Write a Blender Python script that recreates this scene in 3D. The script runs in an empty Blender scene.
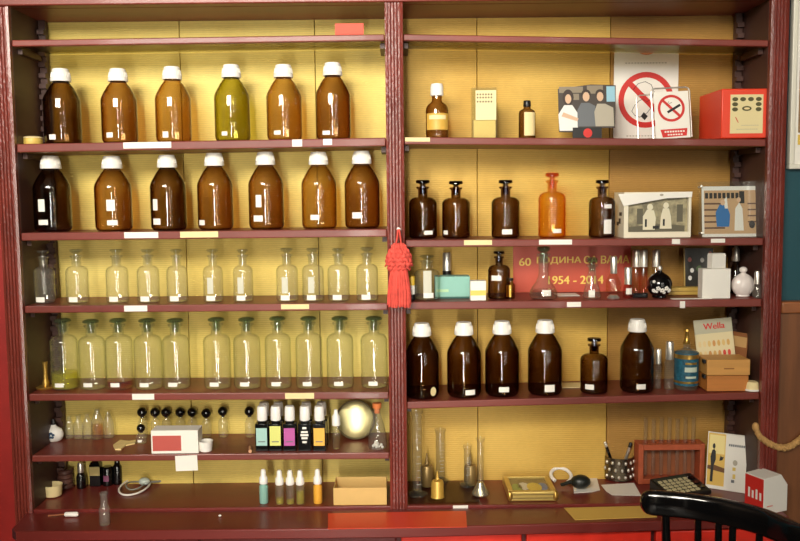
import bpy, bmesh, math, random
from mathutils import Vector, Matrix
random.seed(7)
SC = bpy.context.scene
COL = SC.collection
PI = math.pi
EXPOSURE = 0.0
# ------------------------------------------------------------------ camera
F = 860.0
CAM = Vector((0.0, -2.15, 1.55))
ROT = Matrix.Rotation(math.radians(90 - 5.0), 3, 'X') @ Matrix.Rotation(math.radians(-0.6), 3, 'Z')
cd = bpy.data.cameras.new('camera'); cam = bpy.data.objects.new('camera', cd); COL.objects.link(cam)
cd.sensor_width = 36.0; cd.lens = 36.0 * F / 800.0; cd.clip_start = 0.05
cam.matrix_world = Matrix.Translation(CAM) @ ROT.to_4x4()
SC.camera = cam
SC.view_settings.view_transform = 'Standard'; SC.view_settings.look = 'None'; SC.view_settings.gamma = 1.0; SC.view_settings.use_curve_mapping = False
SC.view_settings.exposure = EXPOSURE
SC.cycles.transparent_max_bounces = 96; SC.cycles.max_bounces = 10; SC.cycles.volume_bounces = 0
def ray(px, py): return ROT @ Vector(((px - 400) / F, -(py - 270.5) / F, -1.0))
def at(px, py, Y):
    d = ray(px, py); return CAM + d * ((Y - CAM.y) / d.y)
def atz(px, py, z):
    d = ray(px, py); return CAM + d * ((z - CAM.z) / d.z)
def proj(p):
    q = ROT.transposed() @ (Vector(p) - CAM); return 400 + F * q.x / -q.z, 270.5 - F * q.y / -q.z
def mpp(p):                                   # metres per pixel at a point
    return -(ROT.transposed() @ (Vector(p) - CAM)).z / F
# ------------------------------------------------------------------ materials
def lin(c):
    return tuple(((v / 255) / 12.92 if v / 255 <= 0.04045 else ((v / 255 + 0.055) / 1.055) ** 2.4) for v in c)
MATS = {}
def mat(name, rgb=(200, 200, 200), rough=0.5, metal=0.0, coat=0.0, var=0.0, vscale=20.0, bump=0.0, bscale=60.0, stretch=(1, 1, 1), spec=0.5):
    if name in MATS: return MATS[name]
    m = bpy.data.materials.new(name); m.use_nodes = True; nt = m.node_tree; b = nt.nodes['Principled BSDF']
    c = lin(rgb); b.inputs['Base Color'].default_value = (*c, 1); b.inputs['Roughness'].default_value = rough
    b.inputs['Metallic'].default_value = metal; b.inputs['Coat Weight'].default_value = coat; b.inputs['Coat Roughness'].default_value = 0.08
    b.inputs['Specular IOR Level'].default_value = spec
    if var or bump:
        tc = nt.nodes.new('ShaderNodeTexCoord'); mp = nt.nodes.new('ShaderNodeMapping'); mp.inputs['Scale'].default_value = stretch
        nt.links.new(tc.outputs['Object'], mp.inputs['Vector'])
    if var:
        n = nt.nodes.new('ShaderNodeTexNoise'); n.inputs['Scale'].default_value = vscale; n.inputs['Detail'].default_value = 5
        nt.links.new(mp.outputs[0], n.inputs['Vector'])
        r = nt.nodes.new('ShaderNodeValToRGB'); r.color_ramp.elements[0].position = 0.3; r.color_ramp.elements[1].position = 0.72
        r.color_ramp.elements[0].color = (*[v * (1 - var) for v in c], 1); r.color_ramp.elements[1].color = (*[min(1, v * (1 + var)) for v in c], 1)
        nt.links.new(n.outputs['Fac'], r.inputs['Fac']); nt.links.new(r.outputs['Color'], b.inputs['Base Color'])
    if bump:
        n2 = nt.nodes.new('ShaderNodeTexNoise'); n2.inputs['Scale'].default_value = bscale; nt.links.new(mp.outputs[0], n2.inputs['Vector'])
        bp = nt.nodes.new('ShaderNodeBump'); bp.inputs['Strength'].default_value = bump; bp.inputs['Distance'].default_value = 0.002
        nt.links.new(n2.outputs['Fac'], bp.inputs['Height']); nt.links.new(bp.outputs[0], b.inputs['Normal'])
    MATS[name] = m; return m
def glass(name, sigma, ior=1.75, rough=0.02, haze=0.0, hcol=(235, 235, 220)):
    """hollow glass: Fresnel reflection on the outside, absorption by thickness inside (sigma per metre for r, g, b)"""
    if name in MATS: return MATS[name]
    m = bpy.data.materials.new(name); m.use_nodes = True; nt = m.node_tree; nt.nodes.clear()
    out = nt.nodes.new('ShaderNodeOutputMaterial'); mx = nt.nodes.new('ShaderNodeMixShader')
    tr = nt.nodes.new('ShaderNodeBsdfTransparent'); gl = nt.nodes.new('ShaderNodeBsdfGlossy'); gl.inputs['Roughness'].default_value = rough
    fr = nt.nodes.new('ShaderNodeFresnel'); fr.inputs['IOR'].default_value = ior
    ge = nt.nodes.new('ShaderNodeNewGeometry'); ma = nt.nodes.new('ShaderNodeMath'); ma.operation = 'SUBTRACT'; ma.inputs[0].default_value = 1
    mu = nt.nodes.new('ShaderNodeMath'); mu.operation = 'MULTIPLY'
    L = nt.links.new
    L(ge.outputs['Backfacing'], ma.inputs[1]); L(fr.outputs[0], mu.inputs[0]); L(ma.outputs[0], mu.inputs[1])
    L(mu.outputs[0], mx.inputs['Fac'])
    if haze:                                       # pale diffuse film on outward faces imitates bright reflections; also frosting, murky liquid
        df = nt.nodes.new('ShaderNodeBsdfDiffuse'); df.inputs['Color'].default_value = (*lin(hcol), 1); m2 = nt.nodes.new('ShaderNodeMixShader'); mh = nt.nodes.new('ShaderNodeMath'); mh.operation = 'MULTIPLY'; mh.inputs[0].default_value = haze
        L(ma.outputs[0], mh.inputs[1]); L(mh.outputs[0], m2.inputs['Fac']); L(tr.outputs[0], m2.inputs[1]); L(df.outputs[0], m2.inputs[2]); L(m2.outputs[0], mx.inputs[1])
    else: L(tr.outputs[0], mx.inputs[1])
    L(gl.outputs[0], mx.inputs[2]); L(mx.outputs[0], out.inputs['Surface'])
    if max(sigma) > 0:
        va = nt.nodes.new('ShaderNodeVolumeAbsorption'); d = max(sigma) * 1.0001
        va.inputs['Density'].default_value = d; va.inputs['Color'].default_value = (*[1 - s / d for s in sigma], 1)
        L(va.outputs[0], out.inputs['Volume'])
    MATS[name] = m; return m
# ------------------------------------------------------------------ mesh builder
class MB:
    def __init__(s): s.v = []; s.f = []; s.mi = []; s.cur = 0
    def add(s, vs, fs, M=None):
        b = len(s.v); s.v += [tuple(M @ Vector(q)) if M else tuple(q) for q in vs]
        s.f += [tuple(b + i for i in f) for f in fs]; s.mi += [s.cur] * len(fs); return s
    def box(s, lo, hi, M=None):
        x0, y0, z0 = lo; x1, y1, z1 = hi
        return s.add([(x0, y0, z0), (x1, y0, z0), (x1, y1, z0), (x0, y1, z0), (x0, y0, z1), (x1, y0, z1), (x1, y1, z1), (x0, y1, z1)],
                     [(0, 3, 2, 1), (4, 5, 6, 7), (0, 1, 5, 4), (1, 2, 6, 5), (2, 3, 7, 6), (3, 0, 4, 7)], M)
    def hexa(s, p):                                # 8 points, order as box
        return s.add(p, [(0, 3, 2, 1), (4, 5, 6, 7), (0, 1, 5, 4), (1, 2, 6, 5), (2, 3, 7, 6), (3, 0, 4, 7)])
    def lathe(s, prof, n=36, M=None, sx=1.0, sy=1.0):
        vs = []; fs = []; rings = []
        for r, z in prof:
            if r <= 1e-6: rings.append([len(vs)]); vs.append((0, 0, z))
            else:
                rings.append(list(range(len(vs), len(vs) + n)))
                vs += [(r * sx * math.cos(2 * PI * k / n), r * sy * math.sin(2 * PI * k / n), z) for k in range(n)]
        for a, b in zip(rings, rings[1:]):
            if len(a) == 1 and len(b) == 1: continue
            for k in range(n):
                k2 = (k + 1) % n
                if len(a) == 1: fs.append((a[0], b[k2], b[k]))
                elif len(b) == 1: fs.append((a[k], a[k2], b[0]))
                else: fs.append((a[k], a[k2], b[k2], b[k]))
        return s.add(vs, fs, M)
    def tube(s, pts, r, n=10, closed=False, flat=1.0):
        pts = [Vector(p) for p in pts]; N = len(pts); rr = r if isinstance(r, (list, tuple)) else [r] * N
        vs = []; fs = []; up = None
        for i, p in enumerate(pts):
            a = pts[i - 1] if (i > 0 or closed) else p; b = pts[(i + 1) % N] if (i < N - 1 or closed) else p
            t = (b - a).normalized()
            if up is None: up = t.orthogonal().normalized()
            up = (up - t * up.dot(t)); up = up.normalized() if up.length > 1e-6 else t.orthogonal().normalized()
            sd = t.cross(up)
            vs += [tuple(p + (up * math.cos(2 * PI * k / n) + sd * math.sin(2 * PI * k / n) * flat) * rr[i]) for k in range(n)]
        for i in range(N if closed else N - 1):
            j = (i + 1) % N
            for k in range(n): fs.append((i * n + k, i * n + (k + 1) % n, j * n + (k + 1) % n, j * n + k))
        if not closed: fs.append(tuple(range(n - 1, -1, -1))); fs.append(tuple((N - 1) * n + k for k in range(n)))
        return s.add(vs, fs)
    def ball(s, c, r, n=16, sc=(1, 1, 1), M=None):
        T = Matrix.Translation(c) @ Matrix.Diagonal((*sc, 1))
        return s.lathe([(r * math.sin(PI * k / (n // 2 + 2)), -r * math.cos(PI * k / (n // 2 + 2))) for k in range(n // 2 + 3)], n, (M @ T) if M else T)
    def prism(s, pts, y0, y1, M=None):             # outline in x, z (counter-clockwise seen from -y), from y0 (front) to y1
        n = len(pts)
        return s.add([(x, y0, z) for x, z in pts] + [(x, y1, z) for x, z in pts],
                     [tuple(range(n)), tuple(range(2 * n - 1, n - 1, -1))] + [(i, i + n, (i + 1) % n + n, (i + 1) % n) for i in range(n)], M)
    def slab(s, pts, z0, z1):                      # outline in x, y (counter-clockwise seen from above)
        n = len(pts)
        return s.add([(x, y, z1) for x, y in pts] + [(x, y, z0) for x, y in pts],
                     [tuple(range(n)), tuple(range(2 * n - 1, n - 1, -1))] + [(i, i + n, (i + 1) % n + n, (i + 1) % n) for i in range(n)])
    def flat(s, pts, y):                           # one printed shape facing -y
        return s.add([(x, y, z) for x, z in pts], [tuple(range(len(pts)))])
    def ring(s, c, r0, r1, y, n=40, a0=0, a1=2 * PI, sx=1.0):
        vs = []; fs = []
        for k in range(n + 1):
            a = a0 + (a1 - a0) * k / n
            vs += [(c[0] + r0 * math.cos(a) * sx, y, c[1] + r0 * math.sin(a)), (c[0] + r1 * math.cos(a) * sx, y, c[1] + r1 * math.sin(a))]
            if k: b = 2 * k; fs.append((b - 2, b - 1, b + 1, b))
        return s.add(vs, fs)
    def patch(s, r, z0, z1, a, w, n=8, d=0.0005):  # label wrapped on a round body, centred on angle a from the front (radians), w wide
        vs = []; fs = []
        for k in range(n + 1):
            t = -PI / 2 + a + (k / n - 0.5) * w / r
            for q in (r + d, r + 0.0001):
                vs += [(q * math.cos(t), q * math.sin(t), z0), (q * math.cos(t), q * math.sin(t), z1)]
            if k:
                b = 4 * k
                fs += [(b - 4, b, b + 1, b - 3), (b - 2, b - 1, b + 3, b + 2), (b - 3, b + 1, b + 3, b - 1), (b - 4, b - 2, b + 2, b)]
        fs += [(0, 1, 3, 2), (4 * n, 4 * n + 2, 4 * n + 3, 4 * n + 1)]
        return s.add(vs, fs)
    def build(s, name, mats, parent=None, smooth=True, bevel=0.0, seg=2, ang=40, loc=None):
        me = bpy.data.meshes.new(name); me.from_pydata(s.v, [], s.f)
        for m in (mats if isinstance(mats, (list, tuple)) else [mats]): me.materials.append(m)
        for p, i in zip(me.polygons, s.mi): p.material_index = i
        me.update()
        if smooth:
            me.polygons.foreach_set('use_smooth', [True] * len(me.polygons)); me.set_sharp_from_angle(angle=math.radians(ang))
        o = bpy.data.objects.new(name, me); COL.objects.link(o)
        if parent: o.parent = parent
        if loc is not None: o.location = loc
        if bevel:
            b = o.modifiers.new('bevel', 'BEVEL'); b.width = bevel; b.segments = seg; b.limit_method = 'ANGLE'; b.angle_limit = math.radians(50)
        return o
def ell(cx, cz, rx, rz, n=24, a0=0, a1=2 * PI):
    return [(cx + rx * math.cos(a0 + (a1 - a0) * k / n), cz + rz * math.sin(a0 + (a1 - a0) * k / n)) for k in range(n)]
def rct(x0, z0, x1, z1): return [(x0, z0), (x1, z0), (x1, z1), (x0, z1)]
def bar(a, b, w):
    a = Vector(a); b = Vector(b); t = (b - a).normalized(); n = Vector((-t.y, t.x)) * w / 2
    return [tuple(a - n), tuple(b - n), tuple(b + n), tuple(a + n)]
def shell(prof, t):
    """closed hollow body from an outer profile that starts on the axis at the bottom and ends at the lip"""
    inner = [(max(r - t, 0.0008), max(z, t * 1.3)) for r, z in prof[1:]]
    res = list(prof) + inner[::-1]; last = res[-1]
    return res + [(0, last[1])]
def tag(o, label, cat, group=None, kind=None):
    o['label'] = label; o['category'] = cat
    if group: o['group'] = group
    if kind: o['kind'] = kind
    return o
def thing(name, label, cat, loc, rz=0.0, group=None, rx=0.0):
    o = bpy.data.objects.new(name, None); COL.objects.link(o); o.empty_display_size = 0.05
    o.location = loc; o.rotation_euler = (rx, 0, rz); return tag(o, label, cat, group)
def struct(o): o['kind'] = 'structure'; return o
def text(body, height, m, parent, loc, name='lettering', width=None, depth=0.0004, spacing=1.0, bold=0.03):
    cu = bpy.data.curves.new('tmp', 'FONT'); cu.body = body; cu.size = 1.0; cu.align_x = 'CENTER'; cu.align_y = 'CENTER'; cu.space_character = spacing
    to = bpy.data.objects.new('tmp', cu); COL.objects.link(to)
    dg = bpy.context.evaluated_depsgraph_get(); me = bpy.data.meshes.new_from_object(to.evaluated_get(dg))
    bpy.data.objects.remove(to); bpy.data.curves.remove(cu)
    xs = [v.co.x for v in me.vertices]; ys = [v.co.y for v in me.vertices]
    cx, cy = (min(xs) + max(xs)) / 2, (min(ys) + max(ys)) / 2; sy = height / max(1e-6, max(ys) - min(ys)); sx = width / (max(xs) - min(xs)) if width else sy
    for v in me.vertices:
        v.co = ((v.co.x - cx) * sx, 0, (v.co.y - cy) * sy)
    if bold:                                          # a heavier weight: the same letters set twice, a hair apart
        bm = bmesh.new(); bm.from_mesh(me); me2 = me.copy(); me2.transform(Matrix.Translation((height * bold, -.00015, height * bold * .4))); bm.from_mesh(me2)
        me3 = me.copy(); me3.transform(Matrix.Translation((-height * bold, .00015, 0))); bm.from_mesh(me3); bm.to_mesh(me); bm.free()
    me.name = name; me.materials.clear(); me.materials.append(m)
    o = bpy.data.objects.new(name, me); COL.objects.link(o); o.parent = parent; o.location = loc
    so = o.modifiers.new('thick', 'SOLIDIFY'); so.thickness = depth; so.offset = 0
    return o
ORD = ['first', 'second', 'third', 'fourth', 'fifth', 'sixth', 'seventh', 'eighth', 'ninth', 'tenth', 'eleventh']
# ------------------------------------------------------------------ palette
M_RED = mat('maroon_gloss_paint', (120, 49, 38), 0.45, coat=0.1, var=0.22, vscale=9, bump=0.25, bscale=30, stretch=(0.4, 1, 1))
M_POST = mat('maroon_post_paint', (118, 48, 38), 0.32, coat=0.3, var=0.25, vscale=14, bump=1.0, bscale=150, stretch=(1, 1, 0.7))
M_TOP = mat('worktop_paint', (116, 38, 32), 0.38, coat=0.15, var=0.2, vscale=6, bump=0.12, bscale=25, stretch=(0.4, 1, 1))
M_SIDE = mat('dark_side_paint', (70, 42, 34), 0.5, var=0.2, vscale=8)
M_UNDER = mat('shelf_underside', (150, 112, 62), 0.5, var=0.2, vscale=10, stretch=(0.3, 2, 1))
M_DARK = mat('near_black', (22, 20, 20), 0.35)
M_BLACK = mat('black_gloss', (12, 12, 13), 0.12, coat=0.5)
M_CAP = mat('white_plastic', (244, 240, 232), 0.35)
M_PAPER = mat('white_paper', (240, 236, 226), 0.7)
M_CREAM = mat('cream_paper', (236, 216, 160), 0.7)
M_SILVER = mat('polished_silver', (236, 232, 222), 0.32, metal=0.85)
M_BRASS = mat('old_brass', (200, 160, 80), 0.3, metal=0.8)
M_ORANGE = mat('orange_red', (232, 66, 36), 0.4)
M_PRINTRED = mat('print_red', (208, 44, 38), 0.5)
G_AMBER = glass('amber_glass', (95, 170, 340))
G_AMBER2 = glass('amber_glass_brown', (145, 245, 420))
G_DARK = glass('amber_glass_dark', (270, 390, 600))
G_OLIVE = glass('olive_glass', (130, 145, 460))
G_ORANGE = glass('orange_glass', (18, 110, 420))
G_CLEAR = glass('clear_glass', (26, 23, 32), haze=.045, hcol=(246, 240, 222))
G_GREEN = glass('greenish_glass', (27, 22, 34), haze=.032, hcol=(244, 238, 214))
G_HAZY = glass('bright_haze_glass', (40, 36, 44), haze=.07, hcol=(246, 242, 230))  # stronger haze colour stands in for bright edge reflections on small vials
G_FROST = glass('ground_glass_stopper', (75, 56, 84), haze=.10, hcol=(160, 172, 132))
G_THIN = glass('thin_clear_glass', (8, 5, 9), haze=.02)
# ------------------------------------------------------------------ room
M_WALL = mat('warm_plaster', (74, 58, 43), 0.8, var=0.05, vscale=3)
M_TEAL = mat('teal_wall_paint', (20, 74, 84), 0.55, var=0.12, vscale=5, bump=0.1)
M_WOODP = mat('brown_wood_panel', (120, 74, 42), 0.45, var=0.28, vscale=7, stretch=(5, 5, 0.5))
M_FLOOR = mat('floor_tile', (62, 48, 38), 0.4, var=0.15, vscale=5)
M_FRAMEW = mat('window_frame_paint', (214, 206, 190), 0.4)
M_REDW = mat('red_board_paint', (150, 32, 26), 0.5, var=0.1)
RX, RY0, RY1, RZ = 2.7, -3.35, 0.23, 3.4
struct(MB().box((-RX, RY0, -0.1), (RX, RY1, 0)).build('floor', M_FLOOR, smooth=False))
struct(MB().box((-RX, RY0, RZ), (RX, RY1, RZ + 0.1)).build('ceiling', M_WALL, smooth=False))
struct(MB().box((-RX - 0.1, RY0, 0), (-RX, RY1, RZ)).build('wall_left', M_WALL, smooth=False))
struct(MB().box((RX, RY0, 0), (RX + 0.1, RY1, RZ)).build('wall_right', M_WALL, smooth=False))
struct(MB().box((-RX, RY1, 0), (RX, RY1 + 0.1, RZ)).build('wall_back', M_TEAL, smooth=False))
YW = 0.03                                               # the wall right of the cabinet stands flush with its front
struct(MB().box((0.957, YW, 0), (RX, RY1, RZ)).build('wall_niche_side', M_TEAL, smooth=False))
OPEN = [(-1.9, -0.15, 2.0, 3.2), (-0.34, -0.12, 0.15, 1.9), (0.95, 1.06, 0.6, 2.9), (1.75, 1.86, 0.6, 2.9)]      # shop window and two narrow side lights behind the camera
w = MB(); ya, yb = RY0 - 0.12, RY0
cut = sorted({-RX, RX} | {q for o_ in OPEN for q in o_[:2]})
for x0, x1 in zip(cut, cut[1:]):
    z = 0.0
    for o_ in sorted((o_ for o_ in OPEN if o_[0] <= x0 + 1e-6 and o_[1] >= x1 - 1e-6), key=lambda o_: o_[2]): w.box((x0, ya, z), (x1, yb, o_[2])); z = o_[3]
    w.box((x0, ya, z), (x1, yb, RZ))
struct(w.build('wall_front', M_WALL, smooth=False))
WX0, WX1, WZ0, WZ1 = OPEN[0]; xm = -1.02
w = MB()
for x in (WX0, xm - 0.03, WX1 - 0.06): w.box((x, RY0 - 0.06, WZ0), (x + 0.06, RY0 + 0.01, WZ1))
for z in (WZ0, WZ1 - 0.06): w.box((WX0, RY0 - 0.055, z), (WX1, RY0 + 0.005, z + 0.06))
struct(w.build('window_1', M_FRAMEW, smooth=False))
for i, (x0, x1, z0, z1) in enumerate(OPEN[1:]):
    w = MB(); w.box((x0, RY0 - 0.06, z0), (x0 + .015, RY0 + .01, z1)); w.box((x1 - .015, RY0 - 0.06, z0), (x1, RY0 + .01, z1)); w.box((x0, RY0 - 0.06, z0), (x1, RY0 + .01, z0 + .02)); w.box((x0, RY0 - 0.06, z1 - .02), (x1, RY0 + .01, z1))
    struct(w.build('window_%d' % (i + 2), M_FRAMEW, smooth=False))
# dado of brown boards with a cap rail on the wall to the right of the cabinet
wz = at(790, 304, YW).z
w = MB(); x = 0.959
while x < RX - 0.05: w.box((x, YW - 0.025, 0), (min(x + 0.118, RX), YW, wz - 0.012)); x += 0.12
struct(w.build('trim_1', M_WOODP, bevel=0.003))
struct(MB().box((0.959, YW - 0.035, wz - 0.02), (RX, YW, wz + 0.01)).build('trim_2', mat('dado_rail', (150, 90, 50), 0.4, var=0.2), bevel=0.004))
# red board on the wall to the left of the cabinet
struct(MB().box((-1.075, 0.02, 0), (-1.0, RY1, 1.62)).build('trim_3', M_REDW, bevel=0.006))
# ------------------------------------------------------------------ light: daylight through the shop window
def area(name, x0, x1, z0, z1, y, power, col):
    l = bpy.data.lights.new(name, 'AREA'); l.shape = 'RECTANGLE'; l.size = x1 - x0; l.size_y = z1 - z0; l.energy = power; l.color = col
    o = bpy.data.objects.new(name, l); COL.objects.link(o); o.location = ((x0 + x1) / 2, y, (z0 + z1) / 2); o.rotation_euler = (math.radians(90), 0, 0); return o
LPOW = 44.0
DAY = (1.0, 0.94, 0.82)
for n, x0, x1 in (('daylight_left', WX0 + .06, xm - .03), ('daylight_right', xm + .03, WX1 - .06)):
    area(n, x0, x1, WZ0 + .06, WZ1 - .06, RY0 - 0.07, LPOW * PI * (x1 - x0) * (WZ1 - WZ0 - .12), DAY)
for i, (x0, x1, z0, z1) in enumerate(OPEN[1:]): area('daylight_side', x0 + .015, x1 - .015, z0 + .02, z1 - .02, RY0 - 0.07, LPOW * PI * (x1 - x0 - .03) * (z1 - z0) * (.6 if i else 1.2), DAY)
# added half-height block out of view, placed to dim the lower shelves
struct(MB().box((-1.75, -2.75, 0), (-0.40, -2.62, 2.22)).build('light_blocker_low', M_WALL, bevel=0.01))
# added unseen upright block that keeps window light off the right bay
struct(MB().box((-0.04, -2.72, 0), (0.42, -2.36, RZ)).build('light_blocker_right', M_WALL, bevel=0.01))
wd = bpy.data.worlds.new('world'); SC.world = wd; wd.use_nodes = True
wd.node_tree.nodes['Background'].inputs[0].default_value = (1, 0.93, 0.82, 1); wd.node_tree.nodes['Background'].inputs[1].default_value = 0.5
# ------------------------------------------------------------------ cabinet
DI = 0.19                                               # inside depth
LX0, LX1, RX0, RX1 = -0.947, -0.031, 0.013, 0.911
ZB, ZW = 0.756, 0.749                                   # base board, worktop
def back_mat(nm, ca, cb):
    m = bpy.data.materials.new(nm); m.use_nodes = True; nt = m.node_tree; b = nt.nodes['Principled BSDF']; L = nt.links.new
    tc = nt.nodes.new('ShaderNodeTexCoord'); wv = nt.nodes.new('ShaderNodeTexWave'); wv.bands_direction = 'Z'; wv.inputs['Scale'].default_value = 55; wv.inputs['Distortion'].default_value = 0.15
    L(tc.outputs['Object'], wv.inputs['Vector'])
    n = nt.nodes.new('ShaderNodeTexNoise'); n.inputs['Scale'].default_value = 3.5; n.inputs['Detail'].default_value = 6; L(tc.outputs['Object'], n.inputs['Vector'])
    mp = nt.nodes.new('ShaderNodeMapping'); mp.inputs['Scale'].default_value = (70, 1, 90); L(tc.outputs['Object'], mp.inputs['Vector'])
    n2 = nt.nodes.new('ShaderNodeTexNoise'); n2.inputs['Scale'].default_value = 1.0; L(mp.outputs[0], n2.inputs['Vector'])
    r = nt.nodes.new('ShaderNodeValToRGB'); c0 = lin(ca); c1 = lin(cb); r.color_ramp.elements[0].color = (*c0, 1); r.color_ramp.elements[1].color = (*c1, 1)
    r.color_ramp.elements[0].position = 0.3; r.color_ramp.elements[1].position = 0.7; L(n.outputs['Fac'], r.inputs['Fac'])
    mx = nt.nodes.new('ShaderNodeMix'); mx.data_type = 'RGBA'; mx.blend_type = 'MULTIPLY'; mx.inputs['Factor'].default_value = 0.10
    L(r.outputs['Color'], mx.inputs['A']); L(wv.outputs['Color'], mx.inputs['B'])
    mx2 = nt.nodes.new('ShaderNodeMix'); mx2.data_type = 'RGBA'; mx2.blend_type = 'MULTIPLY'; mx2.inputs['Factor'].default_value = 0.12
    L(mx.outputs['Result'], mx2.inputs['A']); L(n2.outputs['Fac'], mx2.inputs['B']); L(mx2.outputs['Result'], b.inputs['Base Color'])
    bp = nt.nodes.new('ShaderNodeBump'); bp.inputs['Strength'].default_value = 0.25; bp.inputs['Distance'].default_value = 0.002; L(wv.outputs['Fac'], bp.inputs['Height']); L(bp.outputs[0], b.inputs['Normal'])
    b.inputs['Roughness'].default_value = 0.6; return m
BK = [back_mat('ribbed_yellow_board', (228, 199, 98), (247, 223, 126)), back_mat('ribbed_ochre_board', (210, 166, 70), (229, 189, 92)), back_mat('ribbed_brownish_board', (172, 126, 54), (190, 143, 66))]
cab = thing('wall_cabinet', 'maroon painted wooden wall shelving with yellow back covering almost the whole wall', 'shelving', (0, 0, 0))
# back boards, one per seam
def xat(px, py=90): return at(px, py, DI).x
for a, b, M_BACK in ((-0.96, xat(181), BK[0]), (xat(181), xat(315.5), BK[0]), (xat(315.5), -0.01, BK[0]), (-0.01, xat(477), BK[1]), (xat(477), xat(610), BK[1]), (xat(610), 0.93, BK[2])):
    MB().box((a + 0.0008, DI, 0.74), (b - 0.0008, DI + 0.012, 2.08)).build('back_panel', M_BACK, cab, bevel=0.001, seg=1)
def post(x0, x1, name):
    n = 4; w = x1 - x0; pts = [(x0, DI + 0.012), (x0, -0.010)]
    for k in range(n):
        c = x0 + w * (0.14 + 0.72 * (k + 0.5) / n); h = w * 0.07
        pts += [(c - h * 1.3, -0.012), (c - h * 0.7, -0.0125 + 0.004), (c + h * 0.7, -0.0125 + 0.004), (c + h * 1.3, -0.012)]
    pts += [(x1, -0.010), (x1, DI + 0.012)]
    return MB().slab(pts, 0.0 if x0 < -.9 else ZW - 0.02, 2.06).build(name, M_POST, cab, smooth=False, bevel=0.0012, seg=1)
post(-0.992, LX0, 'post'); post(LX1, RX0, 'post'); post(RX1, 0.955, 'post')
MB().box((LX0 - 0.012, 0.004, ZB), (LX0 + 0.0005, DI, 2.03)).build('side_panel', M_SIDE, cab)
MB().box((RX1 - 0.0005, 0.004, ZB), (RX1 + 0.012, DI, 2.03)).build('side_panel', M_SIDE, cab)
bz = at(400, 3, 0).z
MB().box((-0.992, -0.016, bz), (0.955, 0.02, 2.16)).box((-0.992, 0.02, bz + 0.0), (0.955, DI + 0.012, bz + 0.02)).build('top_beam', M_RED, cab, bevel=0.003)
# notched strips in the two outer back corners that carry the shelves
for x0, x1 in ((LX0 + 0.002, LX0 + 0.02), (RX1 - 0.02, RX1 - 0.002)):
    m = MB(); m.box((x0, DI - 0.03, ZB), (x1, DI - 0.012, 2.03))
    z = ZB + 0.02
    while z < 2.0: m.box((x0, DI - 0.042, z), (x1, DI - 0.03, z + 0.012)); z += 0.028
    m.build('shelf_rack', M_SIDE, cab, smooth=False)
SH = {}
G_SHEET = glass('dusty_sheet_glass', (62, 70, 120), 1.2, 0.3)
def shelf(key, a, b, th, x0, x1):
    za, zb = at(*a, 0).z, at(*b, 0).z; xa, xb = at(*a, 0).x, at(*b, 0).x
    t = th * 0.00262
    f = lambda x: za + (zb - za) * (x - xa) / (xb - xa)
    SH[key] = (f, t)
    m = MB(); p = [(x0, 0, f(x0) - t), (x1, 0, f(x1) - t), (x1, DI, f(x1) - t), (x0, DI, f(x0) - t), (x0, 0, f(x0)), (x1, 0, f(x1)), (x1, DI, f(x1)), (x0, DI, f(x0))]
    m.hexa(p); m.mi[0] = 1
    if key in ('L0', 'R0'):                              # the top shelf is a sheet of glass behind a painted lip
        p = [(q[0], min(q[1], 0.018), q[2]) for q in p]; m = MB().hexa(p)
        o = m.build('shelf', [M_RED], cab, smooth=False, bevel=0.0025); SH[key + '_o'] = o
        MB().hexa([(x0, .0184, f(x0) - .006), (x1, .0184, f(x1) - .006), (x1, DI - .009, f(x1) - .006), (x0, DI - .009, f(x0) - .006), (x0, .0184, f(x0)), (x1, .0184, f(x1)), (x1, DI - .009, f(x1)), (x0, DI - .009, f(x0))]).build('glass_sheet', G_SHEET, o, smooth=False)
    else:
        o = m.build('shelf', [M_RED, M_UNDER], cab, smooth=False, bevel=0.0025); SH[key + '_o'] = o
    for sx in ((x0 + 0.0005, x0 + 0.012), (x1 - 0.012, x1 - 0.0005)):   # short bearers under the ends
        c = (sx[0] + sx[1]) / 2
        MB().box((sx[0], 0.03, f(c) - t - 0.014), (sx[1], DI - 0.045, f(c) - t - 0.0008)).build('bearer', M_SIDE, o, smooth=False)
    return o
for k, a, b, th in (('L0', (12, 40), (386, 34), 6), ('L1', (17, 144), (386, 137.5), 8), ('L2', (21, 233), (387, 229), 7.5), ('L3', (24, 306), (388, 303), 7), ('L4', (28, 394), (389, 392), 7), ('L5', (32, 455.5), (390, 452.5), 6.5)):
    shelf(k, a, b, th, LX0 + 0.001, LX1 - 0.001)
for k, a, b, th in (('R0', (403, 34), (769, 40), 6), ('R1', (404, 137), (768, 139), 7), ('R2', (405, 240), (766, 238), 7), ('R3', (405, 302), (763, 299), 7.5), ('R4', (406, 402), (760, 392.3), 7)):
    shelf(k, a, b, th, RX0 + 0.001, RX1 - 0.001)
SH['B'] = (lambda x: ZB, 0.02); SH['W'] = (lambda x: ZW, 0.03)
MB().box((-0.96, -0.004, ZB - 0.03), (0.93, DI, ZB)).build('base_board', M_TOP, cab, bevel=0.002)
MB().slab([(-0.935, -0.132), (0.0, -0.132), (0.50, -0.112), (0.955, -0.09), (0.955, -0.005), (-0.965, -0.005), (-0.955, -0.11)], ZW - 0.026, ZW).build('worktop', M_TOP, cab, bevel=0.003)
MB().box((-0.945, -0.07, 0.0), (0.955, 0.20, ZW - 0.0265)).build('lower_carcass', mat('dark_maroon', (88, 26, 24), 0.5, var=0.2), cab)
M_DOOR = mat('red_door_paint', (226, 46, 28), 0.4, var=0.08)
M_DOORD = mat('maroon_door_paint', (104, 28, 26), 0.4, var=0.15)
xs = [-0.945, -0.5, -0.01, 0.3, 0.62, 0.94]
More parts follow.
